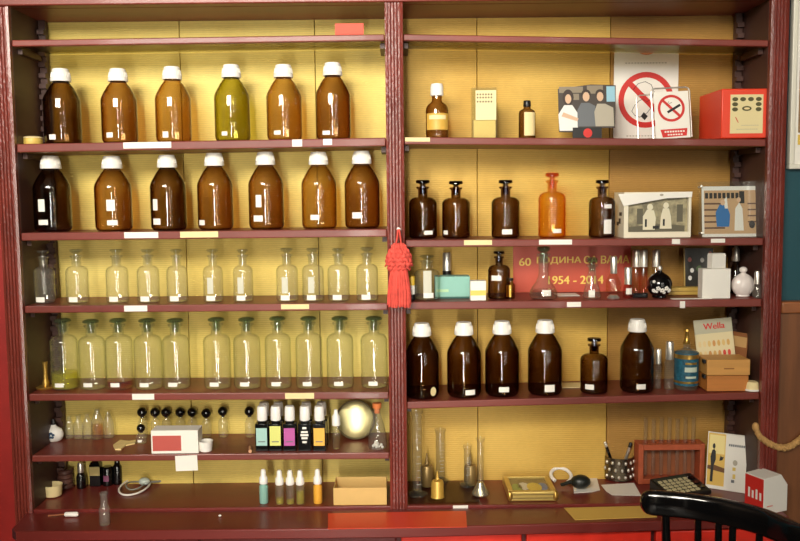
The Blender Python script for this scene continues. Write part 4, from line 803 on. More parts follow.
# ------------------------------------------------------------------ base board, left
ltb('cream_jar', 'low open cream coloured jar at the left end of the base board', 'jar', 53, 496, 'B', [('jar_body', [(0, 0), (7, 0), (8.4, 1), (9, 6), (9.4, 10), (9.6, 12), (8.8, 12), (8, 6), (0, 4)], M_CREAM, None)])
t, s = ltb('ribbed_pot', 'dark stack of ribbed round pots behind the cream jar', 'pot', 66, 487.5, 'B', [('pot_tier', [(0, q), (6.6, q), (7.6, q + 1), (7.6, q + 3.6), (6.6, q + 4.6), (0, q + 4.6)], mat('dark_rose_pot', (92, 58, 48), .4), None) for q in (0, 4.9, 9.8, 14.7)])
ltb('glass_bottle', 'slim dark bottle with chrome cap on the base board, left side', 'bottle', 81.5, 488, 'B', [('glass_body', [(0, 0), (4.2, 0), (4.6, 1), (4.6, 12), (3, 15), (2.4, 16)], M_BLACK, None), ('cap', [(0, 16), (3, 16), (3.2, 17), (3.2, 24), (2.4, 26), (0, 26)], M_SILVER, None)])
t, s = ltb('square_bottle', 'dark square bottle with cream label in the shade of the base board', 'bottle', 97, 485, 'B', [('bottle_body', [(0, 0), (7, 0), (7.4, 1), (7.4, 22), (4, 25), (2.6, 26), (2.6, 29), (0, 29)], M_BLACK, None)], n=4, rz=PI / 4)
o = MB().box((-5 * s, -.0006, 11 * s), (5 * s, -.0001, 20 * s)).build('label', mat('dull_cream_label', (190, 170, 110), .6), t, smooth=False); o.rotation_euler.z = -PI / 4; q = 7.4 * s * .7072; o.location = (-q * math.sin(PI / 4) * 1.0, -q * math.cos(PI / 4), 0)
t, s = ltb('dark_jar', 'dark round jar with violet dot right of the cream labelled bottle', 'jar', 108, 485, 'B', [('jar_body', [(0, 0), (5, 0), (5.4, 1), (5.4, 17), (4, 19), (0, 19)], M_BLACK, None)])
MB().patch(5.4 * s, 5 * s, 11 * s, 0, 5.5 * s).build('label', mat('violet_label', (128, 70, 100), .5), t)
ltb('dark_jar', 'black bottle with pale rim just left of the white looped tubing', 'jar', 118, 484, 'B', [('jar_body', [(0, 0), (4, 0), (4.4, 1), (4.4, 18), (3, 20), (2.4, 24), (0, 24)], M_BLACK, None)])
def loops():
    p = spotb(135, 488, 'B'); s = mpp(p); t = thing('rubber_tubing', 'coil of white tubing with a pale bulb lying on the base board', 'tubing', p)
    r = .0026
    q = [(14 * s * math.cos(a), 24 * s * math.sin(a) * 1.0, r + .0002 + .003 * (1 + math.sin(a))) for a in [2 * PI * k / 28 for k in range(28)]]
    MB().tube(q, r, 8, True).build('tube_coil', M_CAP, t)
    q = [(9 * s * math.cos(a) + 1 * s, 12 * s * math.sin(a), .009 + .003 * math.cos(2 * a)) for a in [2 * PI * k / 24 for k in range(24)]]
    MB().tube(q, r * .8, 8, True).build('tube_coil', mat('grey_rubber', (130, 130, 122), .5), t)
    MB().ball((9 * s, 2 * s, .016), .013, 14, (1.2, 1, .8)).build('bulb', mat('pale_rubber', (176, 186, 176), .4), t)
    MB().tube([(12 * s, 4 * s, .012), (20 * s, 12 * s, .006), (30 * s, 22 * s, .004)], .003, 8).build('tube_tail', mat('grey_rubber', (130, 130, 122), .5), t)
loops()
def spray(x, top, py, c, lq, label):
    t, s = ltb('spray_bottle', label, 'spray bottle', x, py, 'B', [('bottle_body', [(0, 0), (4, 0), (4.4, .8), (4.4, 17.5), (3, 19), (2.6, 20)], c, .0012), ('nozzle', [(0, 20), (4, 20), (4.3, 21), (4.1, 26), (2.8, 28), (2.5, 33), (1.6, 34.5), (0, 34.5)], M_CREAMCAP, None)], 'small spray bottles on the base board')
    if lq: MB().lathe([(0, 1 * s), (3.7 * s, 1 * s), (3.7 * s, lq * s), (0, lq * s)], 20).build('liquid', L_YEL, t)
    return t
spray(264, 470, 503, mat('teal_plastic', (140, 186, 172), .4), 0, 'small teal spray bottle with white nozzle')
spray(280, 471.5, 504, G_CLEAR, 6, 'small clear spray bottle, left one of the clear three')
spray(290.5, 471.5, 504, G_CLEAR, 4, 'small clear spray bottle, middle one of the clear three')
spray(300.5, 471.5, 504, G_CLEAR, 13, 'small clear spray bottle with yellow liquid, right one of the clear three')
spray(318, 470, 503, mat('orange_plastic', (240, 176, 64), .4), 0, 'small orange yellow spray bottle with white nozzle')
def tray():
    a, b = atz(332.5, 509, ZB), atz(387, 508.5, ZB); a.y = max(a.y, .004); w = b.x - a.x - .002; d = .085; H = at(360, 488, a.y).z - ZB
    t = thing('cardboard_tray', 'open tan cardboard tray at the right end of the left base board', 'tray', ((a.x + b.x) / 2, a.y, ZB + .0006))
    m = mat('tan_cardboard', (222, 184, 112), .65, var=.06); th = .002
    MB().box((-w / 2, 0, 0), (w / 2, d, th)).build('bottom', m, t, smooth=False)
    MB().box((-w / 2, 0, th), (w / 2, th, H)).build('front_wall', m, t, smooth=False); MB().box((-w / 2, d - th, th), (w / 2, d, H * 1.02)).build('back_wall', m, t, smooth=False)
    MB().box((-w / 2, th, th), (-w / 2 + th, d - th, H)).build('side_wall', m, t, smooth=False); MB().box((w / 2 - th, th, th), (w / 2, d - th, H)).build('side_wall', m, t, smooth=False)
tray()
p = spotb(105, 525, 'W'); s = mpp(p)
t = thing('glass_vial', 'empty clear glass vial standing on the front worktop', 'vial', p)
MB().lathe(shell([(r * s, z * s) for r, z in [(0, 0), (4.8, 0), (5.4, .8), (5.4, 17), (4, 19.5), (3.6, 20), (3.6, 33)]], .0013), 28).build('glass_body', G_HAZY, t)
MB().lathe([(r * s, z * s) for r, z in [(3.7, 31.5), (4.5, 31.8), (4.5, 33), (3.7, 33.2), (3.7, 31.5)]], 24).build('rim', G_HAZY, t)
p = spotb(72, 517, 'W'); t = thing('pipette_brush', 'dropper with white grip and thin brown rod lying on the worktop', 'dropper', p + Vector((0, 0, .0065))); s = mpp(p)
MB().tube([(-7 * s, 0, 0), (-6 * s, 0, 0), (5 * s, 0, 0), (6.5 * s, 0, 0)], [.0045, .006, .0065, .004], 14).build('grip', M_CAP, t)
MB().tube([(-24 * s, .002, -.004), (-7 * s, 0, 0)], .002, 8).build('rod', mat('rod_brown', (160, 96, 60), .4), t)
o = MB().ball((0, 0, .003), .003, 10, (1.3, 1, .9)).build('cotton_bit', M_CAP, loc=spotb(220, 517, 'W')); tag(o, 'tiny white crumb lying alone on the worktop', 'crumb')
# ------------------------------------------------------------------ lying boards and papers on the worktop
def wsheet(name, label, cat, pts, m, th):
    q = [atz(px, py, ZW + th) for px, py in pts]; c = sum(q, Vector()) / len(q)
    pp = [(v.x - c.x, min(v.y, -.0065) - c.y) for v in q]
    if sum(a[0] * b[1] - b[0] * a[1] for a, b in zip(pp, pp[1:] + pp[:1])) < 0: pp = pp[::-1]
    o = MB().slab(pp, 0, th).build(name, m, loc=(c.x, c.y, ZW + .0006), smooth=False); return tag(o, label, cat)
wsheet('plastic_folder', 'orange red plastic sheet lying flat on the worktop in front of the centre post', 'folder', [(328, 513.5), (466, 511), (467, 527), (328, 529)], mat('orange_red_sheet', (236, 72, 44), .35), .0015)
wsheet('envelope', 'yellow envelope lying on the worktop left of the chair', 'envelope', [(564, 508), (655, 504.5), (657, 517), (575, 520)], mat('manila_paper', (226, 186, 92), .6), .0012)
# ------------------------------------------------------------------ base board, right
o = MB().slab([(.018, .004), (.20, .004), (.20, .175), (.018, .175)], 0, .004).build('glass_plate', G_SHEET, loc=(0, 0, ZB + .0006), smooth=False); tag(o, 'flat sheet of glass under the measuring cylinders', 'glass plate')
ZG = ZB + .0052; SH['G'] = (lambda x: ZG, .004)
G_CYL = glass('cylinder_glass', (48, 44, 50), haze=.03)
def cyl(x, py, top, r, br, label, group='glass measuring cylinders', solid=None):
    p = spotb(x, py, 'G'); s = mpp(p); H = at(x, top, p.y).z - p.z; t = thing('measuring_cylinder', label, 'measuring cylinder', p, 0, group)
    MB().lathe([(0, 0), (br * s, 0), (br * s, 2 * s), (br * .6 * s, 3.6 * s), (r * .8 * s, 4.4 * s), (0, 4.4 * s)], 6 if br > 8 else 24).build('foot', G_CYL, t)
    MB().lathe([(q, z + 4.6 * s) for q, z in shell([(0, 0), (r * s, 0), (r * s, H - 9 * s), (r * 1.25 * s, H - 5.4 * s), (r * 1.25 * s, H - 4.6 * s)], .0014)], 28).build('glass_tube', G_CYL, t)
    o = MB()
    for k in range(9): o.patch(r * s, 12 * s + k * (H - 22 * s) / 9, 12 * s + k * (H - 22 * s) / 9 + .0008, .3, (3 if k % 3 else 5) * s, 4)
    o.build('graduation', mat('graduation_white', (206, 206, 190), .6), t, smooth=False)
cyl(417.5, 495, 411, 5, 10, 'tallest clear measuring cylinder on wide foot, beside the centre post')
cyl(440.5, 482, 429, 4.6, 9, 'shorter clear measuring cylinder between the two brass bottles')
cyl(467.5, 486, 445, 3.6, 8, 'thin clear cylinder in front of the grey brass bottle')
M_OCHRE = mat('ochre_brass', (206, 164, 72), .38, metal=.35); M_OCHRE2 = mat('dull_brass', (150, 124, 76), .35, metal=.5)
for x, py, k, m, nm in ((427, 486, 1.0, M_OCHRE2, 'brown brass oil can with pointed spout behind the yellow one'), (437.5, 497, .8, M_OCHRE, 'yellow brass oil can with pointed spout at the front of the glass plate'), (470.5, 484.5, .95, M_OCHRE2, 'grey brass oil can right of the shorter cylinders')):
    ltb('oil_can', nm, 'oil can', x, py, 'G', [('can_body', [(0, 0), (5.6 / k, 0), (6.4, 1), (6.4, 18 * k), (5.4, 21 * k), (0, 22.5 * k)], m, None), ('spout', [(0, 22.6 * k), (2.2, 22.6 * k), (1.5, 25 * k), (.8, 33 * k), (0, 33 * k)], m, None)], 'brass oil cans')
ltb('volumetric_flask', 'tall narrow flask with silvery conical bottom right of the brass cans', 'flask', 480.5, 495, 'G', [('cone_base', [(0, 0), (7.4, 0), (8.6, 1.2), (8.6, 3), (5, 9), (3.2, 13), (0, 13)], mat('pewter', (196, 188, 160), .25, metal=.8), None), ('glass_tube', [(0, 13.1), (3.2, 13.1), (3.2, 54), (4.6, 57), (4.6, 58)], G_CYL, .0012)])
def frame():
    P = [atz(507, 497.5, ZB), atz(555, 497, ZB), atz(551, 476, ZB), atz(500, 476, ZB)]
    P[0].y = P[1].y = .016; a, b = P[0].x, P[1].x; d = .135; c = ((a + b) / 2, .016, ZB + .0006); w = b - a
    t = thing('picture_frame', 'gilt picture frame lying flat with a bright colour print under glass', 'picture frame', c)
    m = mat('gilt_frame', (206, 178, 100), .3, metal=.6)
    fw = .014; H = .026
    for lo, hi in (((-w / 2, 0, 0), (w / 2, fw, H)), ((-w / 2, d - fw, 0), (w / 2, d, H)), ((-w / 2, fw, 0), (-w / 2 + fw, d - fw, H)), ((w / 2 - fw, fw, 0), (w / 2, d - fw, H))):
        MB().box(lo, hi).build('frame_side', m, t, bevel=.003, seg=2, smooth=False)
    for z in (.008, .017): MB().box((-w / 2 - .0006, -.0008, z), (w / 2 + .0006, -.0001, z + .002)).build('frame_line', mat('gilt_shade', (110, 86, 40), .5), t, smooth=False)
    for sx in (-1, 1): MB().ball((sx * (w / 2 - .004), .004, .014), .010, 12, (.8, .8, 1.4)).build('corner_boss', M_BRASS, t)
    b0 = MB().box((-w / 2 + fw, fw, .0175), (w / 2 - fw, d - fw, .0195)).build('print', mat('print_olive_ground', (110, 92, 56), .3), t, smooth=False)
    for nm, cc, x, y, r1, r2 in (('printed_green', (120, 160, 70), -.35, -.1, .014, .03), ('printed_white', (236, 232, 220), -.15, .1, .016, .028), ('printed_yellow', (236, 206, 74), .12, -.05, .02, .034), ('printed_blue', (52, 110, 186), .36, .02, .012, .03), ('printed_dark', (40, 36, 34), -.12, -.2, .006, .01)):
        MB().slab([(x * (w - 2 * fw) + q, d / 2 - .012 + y * .05 + e) for q, e in ell(0, 0, r1, r2, 12)],   .0196, .0199 + .0003 * len(nm) / 10).build(nm, mat('ink_%d_%d_%d' % cc, cc, .4), b0, smooth=False)
    MB().box((-w / 2 + fw, fw, .0220), (w / 2 - fw, d - fw, .0235)).build('glass_pane', G_THIN, t, smooth=False)
frame()
def bulb():
    p = spotb(561, 482, 'B'); s = mpp(p)
    t = thing('rubber_hose', 'white rubber hose curled in a ring behind the black bulb', 'hose', p)
    q = [(10 * s * math.cos(a), .028 * math.sin(a) + .0, .006 + .012 * (1 + math.sin(a))) for a in [math.radians(k) for k in range(-60, 231, 15)]]
    MB().tube(q, .005, 10).build('hose', M_CAP, t)
    p = spotb(580.5, 489.5, 'B'); t = thing('rubber_bulb', 'black rubber squeeze bulb resting on white paper', 'bulb', p + Vector((0, 0, .0027)))
    MB().ball((0, 0, .0185), .0185, 20, (1.45, 1.1, 1)).build('bulb_body', mat('black_rubber', (30, 34, 30), .35), t)
    MB().tube([(-.024, 0, .018), (-.032, .002, .016), (-.044, .006, .010), (-.05, .01, .007)], [.007, .005, .005, .005], 10).build('hose_end', mat('black_rubber', (30, 34, 30), .35), t)
bulb()
sheet('paper_sheet', 'white paper sheet lying under the black rubber bulb', 'paper', [(574, 493), (592, 492), (600, 490), (596, 475), (572, 477)], 'B', M_PAPER, .0012)
sheet('paper_sheet', 'wrinkled white paper lying in front of the pen cup', 'paper', [(601, 485), (606, 491), (612, 495), (641, 495.5), (634, 483), (618, 484)], 'B', M_PAPER, .0012)
def pencup():
    p = spotb(618.5, 478, 'B'); s = mpp(p); H = at(618, 455, p.y).z - p.z; R = 14.5 * s
    t = thing('pen_cup', 'shiny patterned metal pen cup beside the test tube rack', 'pen cup', p)
    m = mat('dark_chrome', (120, 112, 96), .22, metal=.9)
    MB().lathe([(0, 0), (R * .9, 0), (R, .002), (R, H), (R - .002, H), (R - .002, .004), (0, .004)], 32).build('cup_body', m, t)
    o = MB()
    for k in range(14):
        for zz in range(3):
            a = 2 * PI * (k + .5 * (zz % 2)) / 14; o.ball((R * math.cos(a), R * math.sin(a), H * (.2 + .3 * zz)), .0042, 8, (1, 1, 1.3))
    o.build('studs', M_SILVER, t)
    for i, (dx, dy, tx, ty, L, c, nm) in enumerate(((-.006, .004, -.026, .004, .100, M_SILVER, 'silver pen leaning left out of the pen cup'), (-.012, -.006, -.042, -.010, .094, M_BLACK, 'black pen leaning far left out of the pen cup'), (.008, 0, .044, .006, .100, M_BLACK, 'black pen leaning right out of the pen cup'), (.004, -.010, .031, -.012, .092, M_SILVER, 'silver pen leaning right out of the pen cup'), (-.002, .010, -.004, .014, .088, mat('dark_blue_pen', (40, 48, 66), .3), 'short dark pen standing in the middle of the pen cup'))):
        a = p + Vector((dx * .5, dy * .5, .008)); b = p + Vector((tx, ty, L + .012)); d = (b - a)
        pen = thing('pen', nm, 'pen', a)
        MB().tube([(0, 0, 0), d * .08, d * .86], [.001, .0044, .0044], 10).build('barrel', c, pen); MB().tube([d * .862, d * .98, d], [.0049, .0047, .003], 10).build('cap', M_SILVER if c is M_BLACK else M_DARK, pen)
pencup()
def rack():
    a, b = spotb(636.5, 477, 'B'), spotb(705, 475, 'B'); y0 = .137; a = at(638.5, 462, y0); b = at(705, 460, y0); w = b.x - a.x; H = at(670, 444.5, y0).z - ZB; d = .048
    t = thing('test_tube_rack', 'orange brown wooden test tube rack at the back of the base board', 'rack', ((a.x + b.x) / 2, y0, ZB + .0006))
    m = mat('rack_wood', (176, 84, 50), .5, var=.18, vscale=8, stretch=(.5, 1, 3)); e = .014
    MB().box((-w / 2, 0, 0), (-w / 2 + e, d, H)).build('end_board', m, t, bevel=.0015, smooth=False); MB().box((w / 2 - e, 0, 0), (w / 2, d, H)).build('end_board', m, t, bevel=.0015, smooth=False)
    MB().box((-w / 2 + e, .003, 0), (w / 2 - e, d - .003, .014)).build('base_bar', m, t, bevel=.0015, smooth=False)
    n = 7; xs_ = [-w / 2 + e + (w - 2 * e) * (k + .5) / n for k in range(n)]; hr = .0075; z0, z1 = H - .016, H - .001
    o = MB(); o.box((-w / 2 + e, 0, z0), (w / 2 - e, d / 2 - hr, z1)); o.box((-w / 2 + e, d / 2 + hr, z0), (w / 2 - e, d, z1))
    ed = [-w / 2 + e] + [v for x in xs_ for v in (x - hr, x + hr)] + [w / 2 - e]
    for k in range(0, len(ed), 2): o.box((ed[k], d / 2 - hr, z0), (ed[k + 1], d / 2 + hr, z1))
    o.build('top_bar', m, t, smooth=False)
    MB().box((-w / 2 + e, d - .006, .014), (w / 2 - e, d - .002, z0)).build('back_board', mat('rack_back', (150, 86, 50), .55, var=.15), t, smooth=False)
    top = at(670, 417, y0 + d / 2).z - ZB - .0006
    for k, x in enumerate(xs_):
        L = top - .0155 - (.004 if k % 3 == 1 else 0)
        q = thing('test_tube', f'empty glass test tube standing in the wooden rack, {ORD[k]} hole from left', 'test tube', (t.location.x + x, y0 + d / 2, ZB + .0006 + .0148), 0, 'test tubes in the wooden rack')
        r = .0058
        pr = [(0, 0), (r * .5, r * .14), (r * .85, r * .5), (r, r), (r, L - .002), (r * 1.18, L - .001), (r * 1.18, L)]
        MB().lathe(shell(pr, .0011), 18).build('glass_tube', G_CYL, q)
rack()
def calculator():
    P = [atz(x, y, ZB) for x, y in ((643, 488), (700, 488.5), (707, 477), (688, 469), (648, 475))]
    c = atz(678, 482, ZB + .012); rz = math.radians(22); w, d = .135, .085
    t = thing('desk_calculator', 'black desk calculator with rows of pale keys beside the wooden rack', 'calculator', (atz(674, 482, ZB + .012).x, .0685, ZB + .0006), rz)
    tilt = .012
    b = MB().hexa([(-w / 2, -d / 2, 0), (w / 2, -d / 2, 0), (w / 2, d / 2, 0), (-w / 2, d / 2, 0), (-w / 2, -d / 2, .012), (w / 2, -d / 2, .012), (w / 2, d / 2, .034), (-w / 2, d / 2, .034)]).build('case', M_DARK, t, bevel=.003, smooth=False)
    al = math.atan2(.022, d)
    def key(u, v, a, e, m, nm, h=.003):
        z = .012 + (v + d / 2) / d * .022; M = Matrix.Translation((u, v, z)) @ Matrix.Rotation(al, 4, 'X')
        MB().box((-a, -e, .0002), (a, e, h), M).build(nm, m, t, smooth=False)
    mk = mat('pale_key', (206, 194, 150), .5)
    for r in range(5):
        for q in range(6): key(-w / 2 + .016 + q * .0165, -d / 2 + .012 + r * .0125, .0055, .0038, mk, 'key')
    key(-.012, d / 2 - .016, .05, .009, mat('lcd_grey', (60, 66, 54), .2), 'display', .002)
    for r in range(3): key(w / 2 - .02, -d / 2 + .02 + r * .02, .010, .006, M_BLACK, 'function_key')
calculator()
def calendar():
    ang = math.radians(-30); w = .1; fx = at(745, 490, .058).x; c = Vector((fx - w / 2 * math.cos(ang), .058 - w / 2 * math.sin(ang), 0)); H = at(722, 440, .05).z - ZB; d = .055
    t = thing('desk_calendar', 'white tent calendar with golden sunset picture right of the calculator', 'calendar', (c.x, c.y, ZB + .001), ang)
    m = mat('calendar_white', (236, 232, 222), .55)
    le = math.atan2(d / 2, H); L = H / math.cos(le)
    f = MB().box((-w / 2, 0, 0), (w / 2, .0015, L)).build('front_sheet', m, t, smooth=False); f.rotation_euler.x = -le
    k = MB().box((-w / 2, -.0015, 0), (w / 2, 0, L)).build('back_sheet', m, t, smooth=False); k.rotation_euler.x = le; k.location.y = d
    MB().box((-w / 2, .004, 0), (w / 2, d - .004, .0012)).build('base_sheet', m, t, smooth=False)
    u = lambda q: [(-w / 2 + x * w, z * L) for x, z in q]
    pic = ink(f, 'picture', mat('sunset_gold', (226, 186, 90), .4), [u(rct(.02, .06, .46, .98))], -.0004)
    ink(pic, 'printed_glow', mat('sunset_pale', (244, 224, 150), .4), [u(rct(.05, .62, .44, .95))], -.0006)
    ink(pic, 'printed_horizon', mat('sunset_brown', (110, 70, 30), .4), [u([(.02, .34), (.46, .30), (.46, .38), (.2, .42), (.02, .40)])], -.0007)
    ink(pic, 'printed_silhouette', I_BLK, [u([(.10, .12), (.17, .12), (.18, .40), (.23, .52), (.22, .66), (.18, .70), (.13, .68), (.09, .56), (.11, .40)])], -.0009)
    ink(pic, 'printed_head', I_BLK, [u(ell(.17, .75, .035, .05, 14))], -.0009)
    ink(pic, 'printed_bird', I_BLK, [u([(.32, .50), (.40, .52), (.43, .58), (.38, .57), (.35, .60), (.33, .55)])], -.0009)
    ink(f, 'printed_heading', I_GREY, [u(rct(.54 + .052 * q, .78, .58 + .052 * q, .82)) for q in range(8)], -.0004)
    ink(f, 'printed_seal', I_LGREY, [u(ell(.72, .50, .06, .05, 14))], -.0004)
    ink(f, 'printed_crest', mat('crest_gold', (220, 190, 90), .5), [u(rct(.66, .36, .74, .42)), u(rct(.67, .22, .74, .30))], -.0004)
    ink(f, 'printed_block', I_GREY, [u(rct(.64, .15, .72, .20))], -.0004)
calendar()
def carton():
    # red and white carton with a pentagon end standing near the right post
    p = atz(762, 507, ZW + .0006); p.y = min(p.y, -.05); s = mpp(p); w = 32 * s; H = at(765, 474, p.y).z - ZW; d = .06
    t = thing('napkin_box', 'white carton with red printed end on the right corner of the worktop', 'box', (p.x + 6 * s, -.064, ZW + .0006), math.radians(24))
    b = MB().prism([(-w / 2, 0), (w / 2, 0), (w / 2, H * .70), (w * .22, H), (-w / 2, H * .96)], 0, d).build('carton_body', M_PAPER, t, bevel=.001, smooth=False)
    rd = MB().box((-w / 2 - .0006, .0006, H * .02), (-w / 2 - .0001, d - .0006, H * .94)).build('red_end', M_PRINTRED, b, smooth=False)
    for k in range(4): MB().box((-w / 2 - .0010, .007 + k * d * .2, H * .36), (-w / 2 - .0007, .007 + k * d * .2 + d * .1, H * (.56 + .06 * (k % 2)))).build('printed_letter', M_PAPER, rd, smooth=False)
    MB().box((-w * .36, -.0006, H * .2), (-w * .12, -.0001, H * .23)).build('printed_line', mat('pale_red', (226, 150, 130), .5), b, smooth=False)
carton()
# ------------------------------------------------------------------ tassel on the centre post
def tassel():
    n = at(398.5, 229, -.014); Y = -.034; s = mpp(n)
    t = thing('tassel', 'coral red fringed tassel hanging from a nail on the centre post', 'tassel', (n.x, Y, n.z))
    m = mat('coral_yarn', (220, 82, 70), .85, var=.2, vscale=60, bump=.5, bscale=300); z = lambda py: at(398.5, py, Y).z - n.z
    MB().lathe([(0, 0), (.0045, 0), (.005, .003), (.0015, .004), (.0012, .0235), (0, .0235)], 14, Matrix.Rotation(-PI / 2, 4, 'X')).build('nail', M_CAP, t)
    MB().tube([(-.0015, 0, z(229)), (-.003, 0, z(236)), (-.006, 0, z(243)), (-.007, 0, z(250))], .0022, 8).tube([(.0015, 0, z(229)), (.004, 0, z(236)), (.006, 0, z(243)), (.007, 0, z(250))], .0022, 8).build('cord', m, t)
    random.seed(4)
    def ruffle(zc, r0, r1, h, k, nm):
        o = MB(); N = 88; vs = []; fs = []
        for i in range(N):
            a = 2 * PI * i / N; wv = math.sin(a * k + zc * 900); wv2 = math.cos(a * k * 1.3)
            for j, q in enumerate((0, .35, .7, 1)):
                r = r0 + (r1 - r0) * math.sin(q * PI / 2) + .0022 * wv * q; vs.append((r * math.cos(a), r * math.sin(a) * .62, zc - h * q * q + .003 * wv2 * q))
        for i in range(N):
            b, c = i * 4, ((i + 1) % N) * 4
            for j in range(3): fs.append((b + j, c + j, c + j + 1, b + j + 1))
        o.add(vs, fs); q = o.build(nm, m, t); sm = q.modifiers.new('thick', 'SOLIDIFY'); sm.thickness = .0018; sm.offset = 0
    for py, r1 in ((243, 7), (247, 10.5), (251, 12.2), (255, 13), (259, 13.4), (263, 11)): ruffle(z(py), .004, r1 * s, .016, 9 + py % 4, 'ruffle')
    MB().lathe([(0, z(276)), (.022, z(276)), (.023, z(272)), (.020, z(266)), (.014, z(260)), (0, z(258))], 24, sy=.6).build('collar', m, t)
    o = MB()
    for k in range(170):
        a = random.uniform(0, 2 * PI); q = math.sqrt(random.uniform(.15, 1)); r0, r1 = .020 * q, 11.3 * s * q * random.uniform(.92, 1.05); e = z(306) - random.uniform(-.006, .004)
        ca, sa = math.cos(a), math.sin(a) * .62
        o.tube([(r0 * ca, r0 * sa, z(270)), ((r0 * .4 + r1 * .6) * ca, (r0 * .4 + r1 * .6) * sa, z(282)), (r1 * ca, r1 * sa, z(295)), (r1 * 1.02 * ca, r1 * 1.02 * sa, e)], .0021, 6)
    o.build('fringe', m, t)['kind'] = 'stuff'
tassel()
# ------------------------------------------------------------------ right wall: picture, rope
def wall_picture():
    Y = YW - .022; a = at(789.5, 169, Y); top = at(789.5, -14, Y).z; w = .30; H = top - a.z
    t = thing('wall_picture', 'picture with white mat hanging on the teal wall right of the cabinet', 'picture', (a.x + w / 2, Y, a.z))
    for lo, hi in (((-w / 2, 0, 0), (w / 2, .02, .012)), ((-w / 2, 0, H - .012), (w / 2, .02, H)), ((-w / 2, 0, .012), (-w / 2 + .012, .02, H - .012)), ((w / 2 - .012, 0, .012), (w / 2, .02, H - .012))):
        MB().box(lo, hi).build('frame_side', mat('pale_frame', (226, 222, 206), .4), t, bevel=.002, smooth=False)
    b = MB().box((-w / 2 + .012, .008, .012), (w / 2 - .012, .019, H - .012)).build('mat_board', M_PAPER, t, smooth=False)
    q = MB().box((-w / 2 + .022, .0075, .09), (w / 2 - .022, .0079, H - .03)).build('print', mat('print_landscape', (140, 112, 76), .5, var=.5, vscale=25), b, smooth=False)
    MB().box((-w / 2 + .022, .0075, .06), (w / 2 - .022, .0079, .085)).build('caption_band', mat('caption_yellow', (224, 190, 84), .5), b, smooth=False)
wall_picture()
def rope():
    pts = [(755.5, 427, -.006), (757, 432, -.014), (760, 437, -.014), (768, 443, -.012), (777, 447, -.006), (784, 448, -.006), (791, 446, -.008), (797, 442, -.008), (803, 437, -.008)]
    q = [at(a, b, y) for a, b, y in pts] + [at(812, 428, -.008), at(825, 412, -.006)]
    fine = []
    for i in range(len(q) - 1):
        for k in range(4): fine.append(q[i].lerp(q[i + 1], k / 4))
    fine.append(q[-1])
    o = q[0]; t = thing('rope', 'tan rope looped from the right cabinet post across the brown panelling', 'rope', o)
    m = mat('jute', (196, 152, 92), .8, var=.15, vscale=80)
    for ph in (0, 2 * PI / 3, 4 * PI / 3):
        st = []
        for i, p in enumerate(fine):
            a = ph + i * 1.25; st.append(p - o + Vector((0, math.cos(a), math.sin(a))) * .0042)
        MB().tube(st, .0056, 8).build('strand', m, t)
    MB().ball((0, 0, 0), .011, 12, (.8, .8, 1.1)).build('knot', m, t)
rope()
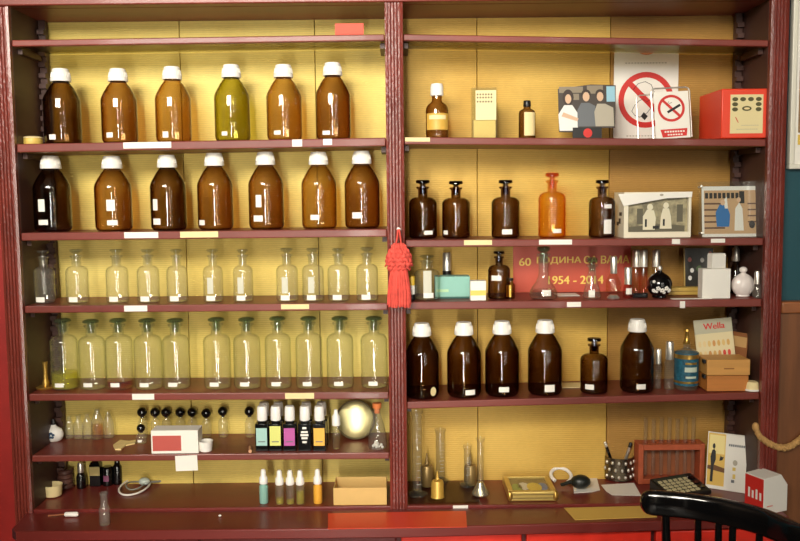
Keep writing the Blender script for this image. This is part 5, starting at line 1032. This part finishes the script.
# ------------------------------------------------------------------ black wooden chair in front of the worktop
def chair():
    zr = .945; px = [(641, 502.5), (650, 502.5), (684, 505.5), (712, 509.5), (740, 515.5), (767, 523.5), (800, 538)]
    q = [atz(a, b, zr) for a, b in px]; d = (q[-1] - q[-3]).normalized()
    q += [q[-1] + d * .06 + Vector((.006, .0, 0)), q[-1] + d * .13 + Vector((.02, .006, 0)), q[-1] + d * .16 + Vector((.03, .012, 0))]
    A, B = q[0], q[-1]; mid = (A + B) / 2; ax = (B - A); ax.z = 0; W = ax.length; ax.normalize(); nm = Vector((-ax.y, ax.x, 0))
    if nm.y < 0: nm = -nm
    t = thing('wooden_chair', 'glossy black wooden spindle back chair in front of the worktop, lower right', 'chair', (mid.x, mid.y, 0))
    o = Vector((mid.x, mid.y, 0)); m = M_BLACK
    fine = []
    for i in range(len(q) - 1):
        for k in range(4):                              # Catmull-Rom
            p0, p1, p2, p3 = q[max(i - 1, 0)], q[i], q[i + 1], q[min(i + 2, len(q) - 1)]; u = k / 4
            fine.append(.5 * ((2 * p1) + (p2 - p0) * u + (2 * p0 - 5 * p1 + 4 * p2 - p3) * u * u + (3 * p1 - p0 - 3 * p2 + p3) * u ** 3))
    fine.append(q[-1])
    N = len(fine); vs = []; fs = []; n = 16
    for i, p in enumerate(fine):
        a = fine[max(i - 1, 0)]; b = fine[min(i + 1, N - 1)]; tg = (b - a).normalized(); sd = Vector((0, 0, 1)).cross(tg).normalized()
        e = min(i, N - 1 - i); f = min(1, .35 + .65 * math.sin(min(1, e / 5) * PI / 2))
        for k in range(n):
            c, s_ = math.cos(2 * PI * k / n), math.sin(2 * PI * k / n); c = math.copysign(abs(c) ** .6, c); s_ = math.copysign(abs(s_) ** .6, s_)
            vs.append(tuple(p - o + sd * c * .013 * f + Vector((0, 0, 1)) * s_ * .0248 * f))
    for i in range(N - 1):
        for k in range(n): fs.append((i * n + k, i * n + (k + 1) % n, (i + 1) * n + (k + 1) % n, (i + 1) * n + k))
    fs += [tuple(range(n - 1, -1, -1)), tuple((N - 1) * n + k for k in range(n))]
    MB().add(vs, fs).build('top_rail', m, t)
    sc = o + nm * .20; sz = .45; hw, hd = W * .5 - .02, .20
    P = lambda u, v, z: sc + ax * u + nm * v + Vector((0, 0, z)) - o
    pts = []
    for k in range(28):
        a = 2 * PI * k / 28; c, s_ = math.cos(a), math.sin(a); c = math.copysign(abs(c) ** .55, c); s_ = math.copysign(abs(s_) ** .55, s_)
        v = P(c * hw, s_ * hd, 0); pts.append((v.x, v.y))
    ar = sum(a[0] * b[1] - b[0] * a[1] for a, b in zip(pts, pts[1:] + pts[:1]))
    if ar < 0: pts = pts[::-1]
    MB().slab(pts, sz - .035, sz).build('seat', m, t, bevel=.008, seg=3)
    for a in (664, 697, 716, 735, 762):
        i = min(range(N), key=lambda k: abs(proj(fine[k])[0] - a)); tp = fine[i] - o; bu = (tp - P(0, 0, 0)).dot(ax); bt = P(max(-hw + .03, min(hw - .03, bu * .92)), -hd + .035, sz - .004)
        tp = tp - Vector((0, 0, .019)); mdl = tp.lerp(bt, .5)
        r = .010 if a in (664,) else .008
        MB().tube([tp, tp.lerp(bt, .25), mdl, tp.lerp(bt, .8), bt], [r * .8, r, r * 1.25, r, r * .8], 12).build('spindle', m, t)
    for ex in (fine[-3],):
        tp = ex - o - Vector((0, 0, .018)); bt = P(hw - .03, -hd + .04, sz - .004); MB().tube([tp, tp.lerp(bt, .5), bt], [.009, .012, .009], 12).build('spindle', m, t)
    LG = []
    for su in (-1, 1):
        for sv in (-1, 1):
            a = P(su * (hw - .05), sv * (hd - .05), sz - .03); b = P(su * (hw - .02), sv * (hd - .02), 0); b.z = 0; LG.append((a, b))
            MB().tube([a, a.lerp(b, .35), a.lerp(b, .7), b], [.016, .021, .017, .013], 14).build('leg', m, t)
    for i, j in ((0, 1), (2, 3)):
        MB().tube([LG[i][0].lerp(LG[i][1], .6), LG[j][0].lerp(LG[j][1], .6)], .009, 10).build('stretcher', m, t)
    MB().tube([(LG[0][0].lerp(LG[0][1], .6) + LG[1][0].lerp(LG[1][1], .6)) / 2, (LG[2][0].lerp(LG[2][1], .6) + LG[3][0].lerp(LG[3][1], .6)) / 2], .009, 10).build('stretcher', m, t)
chair()
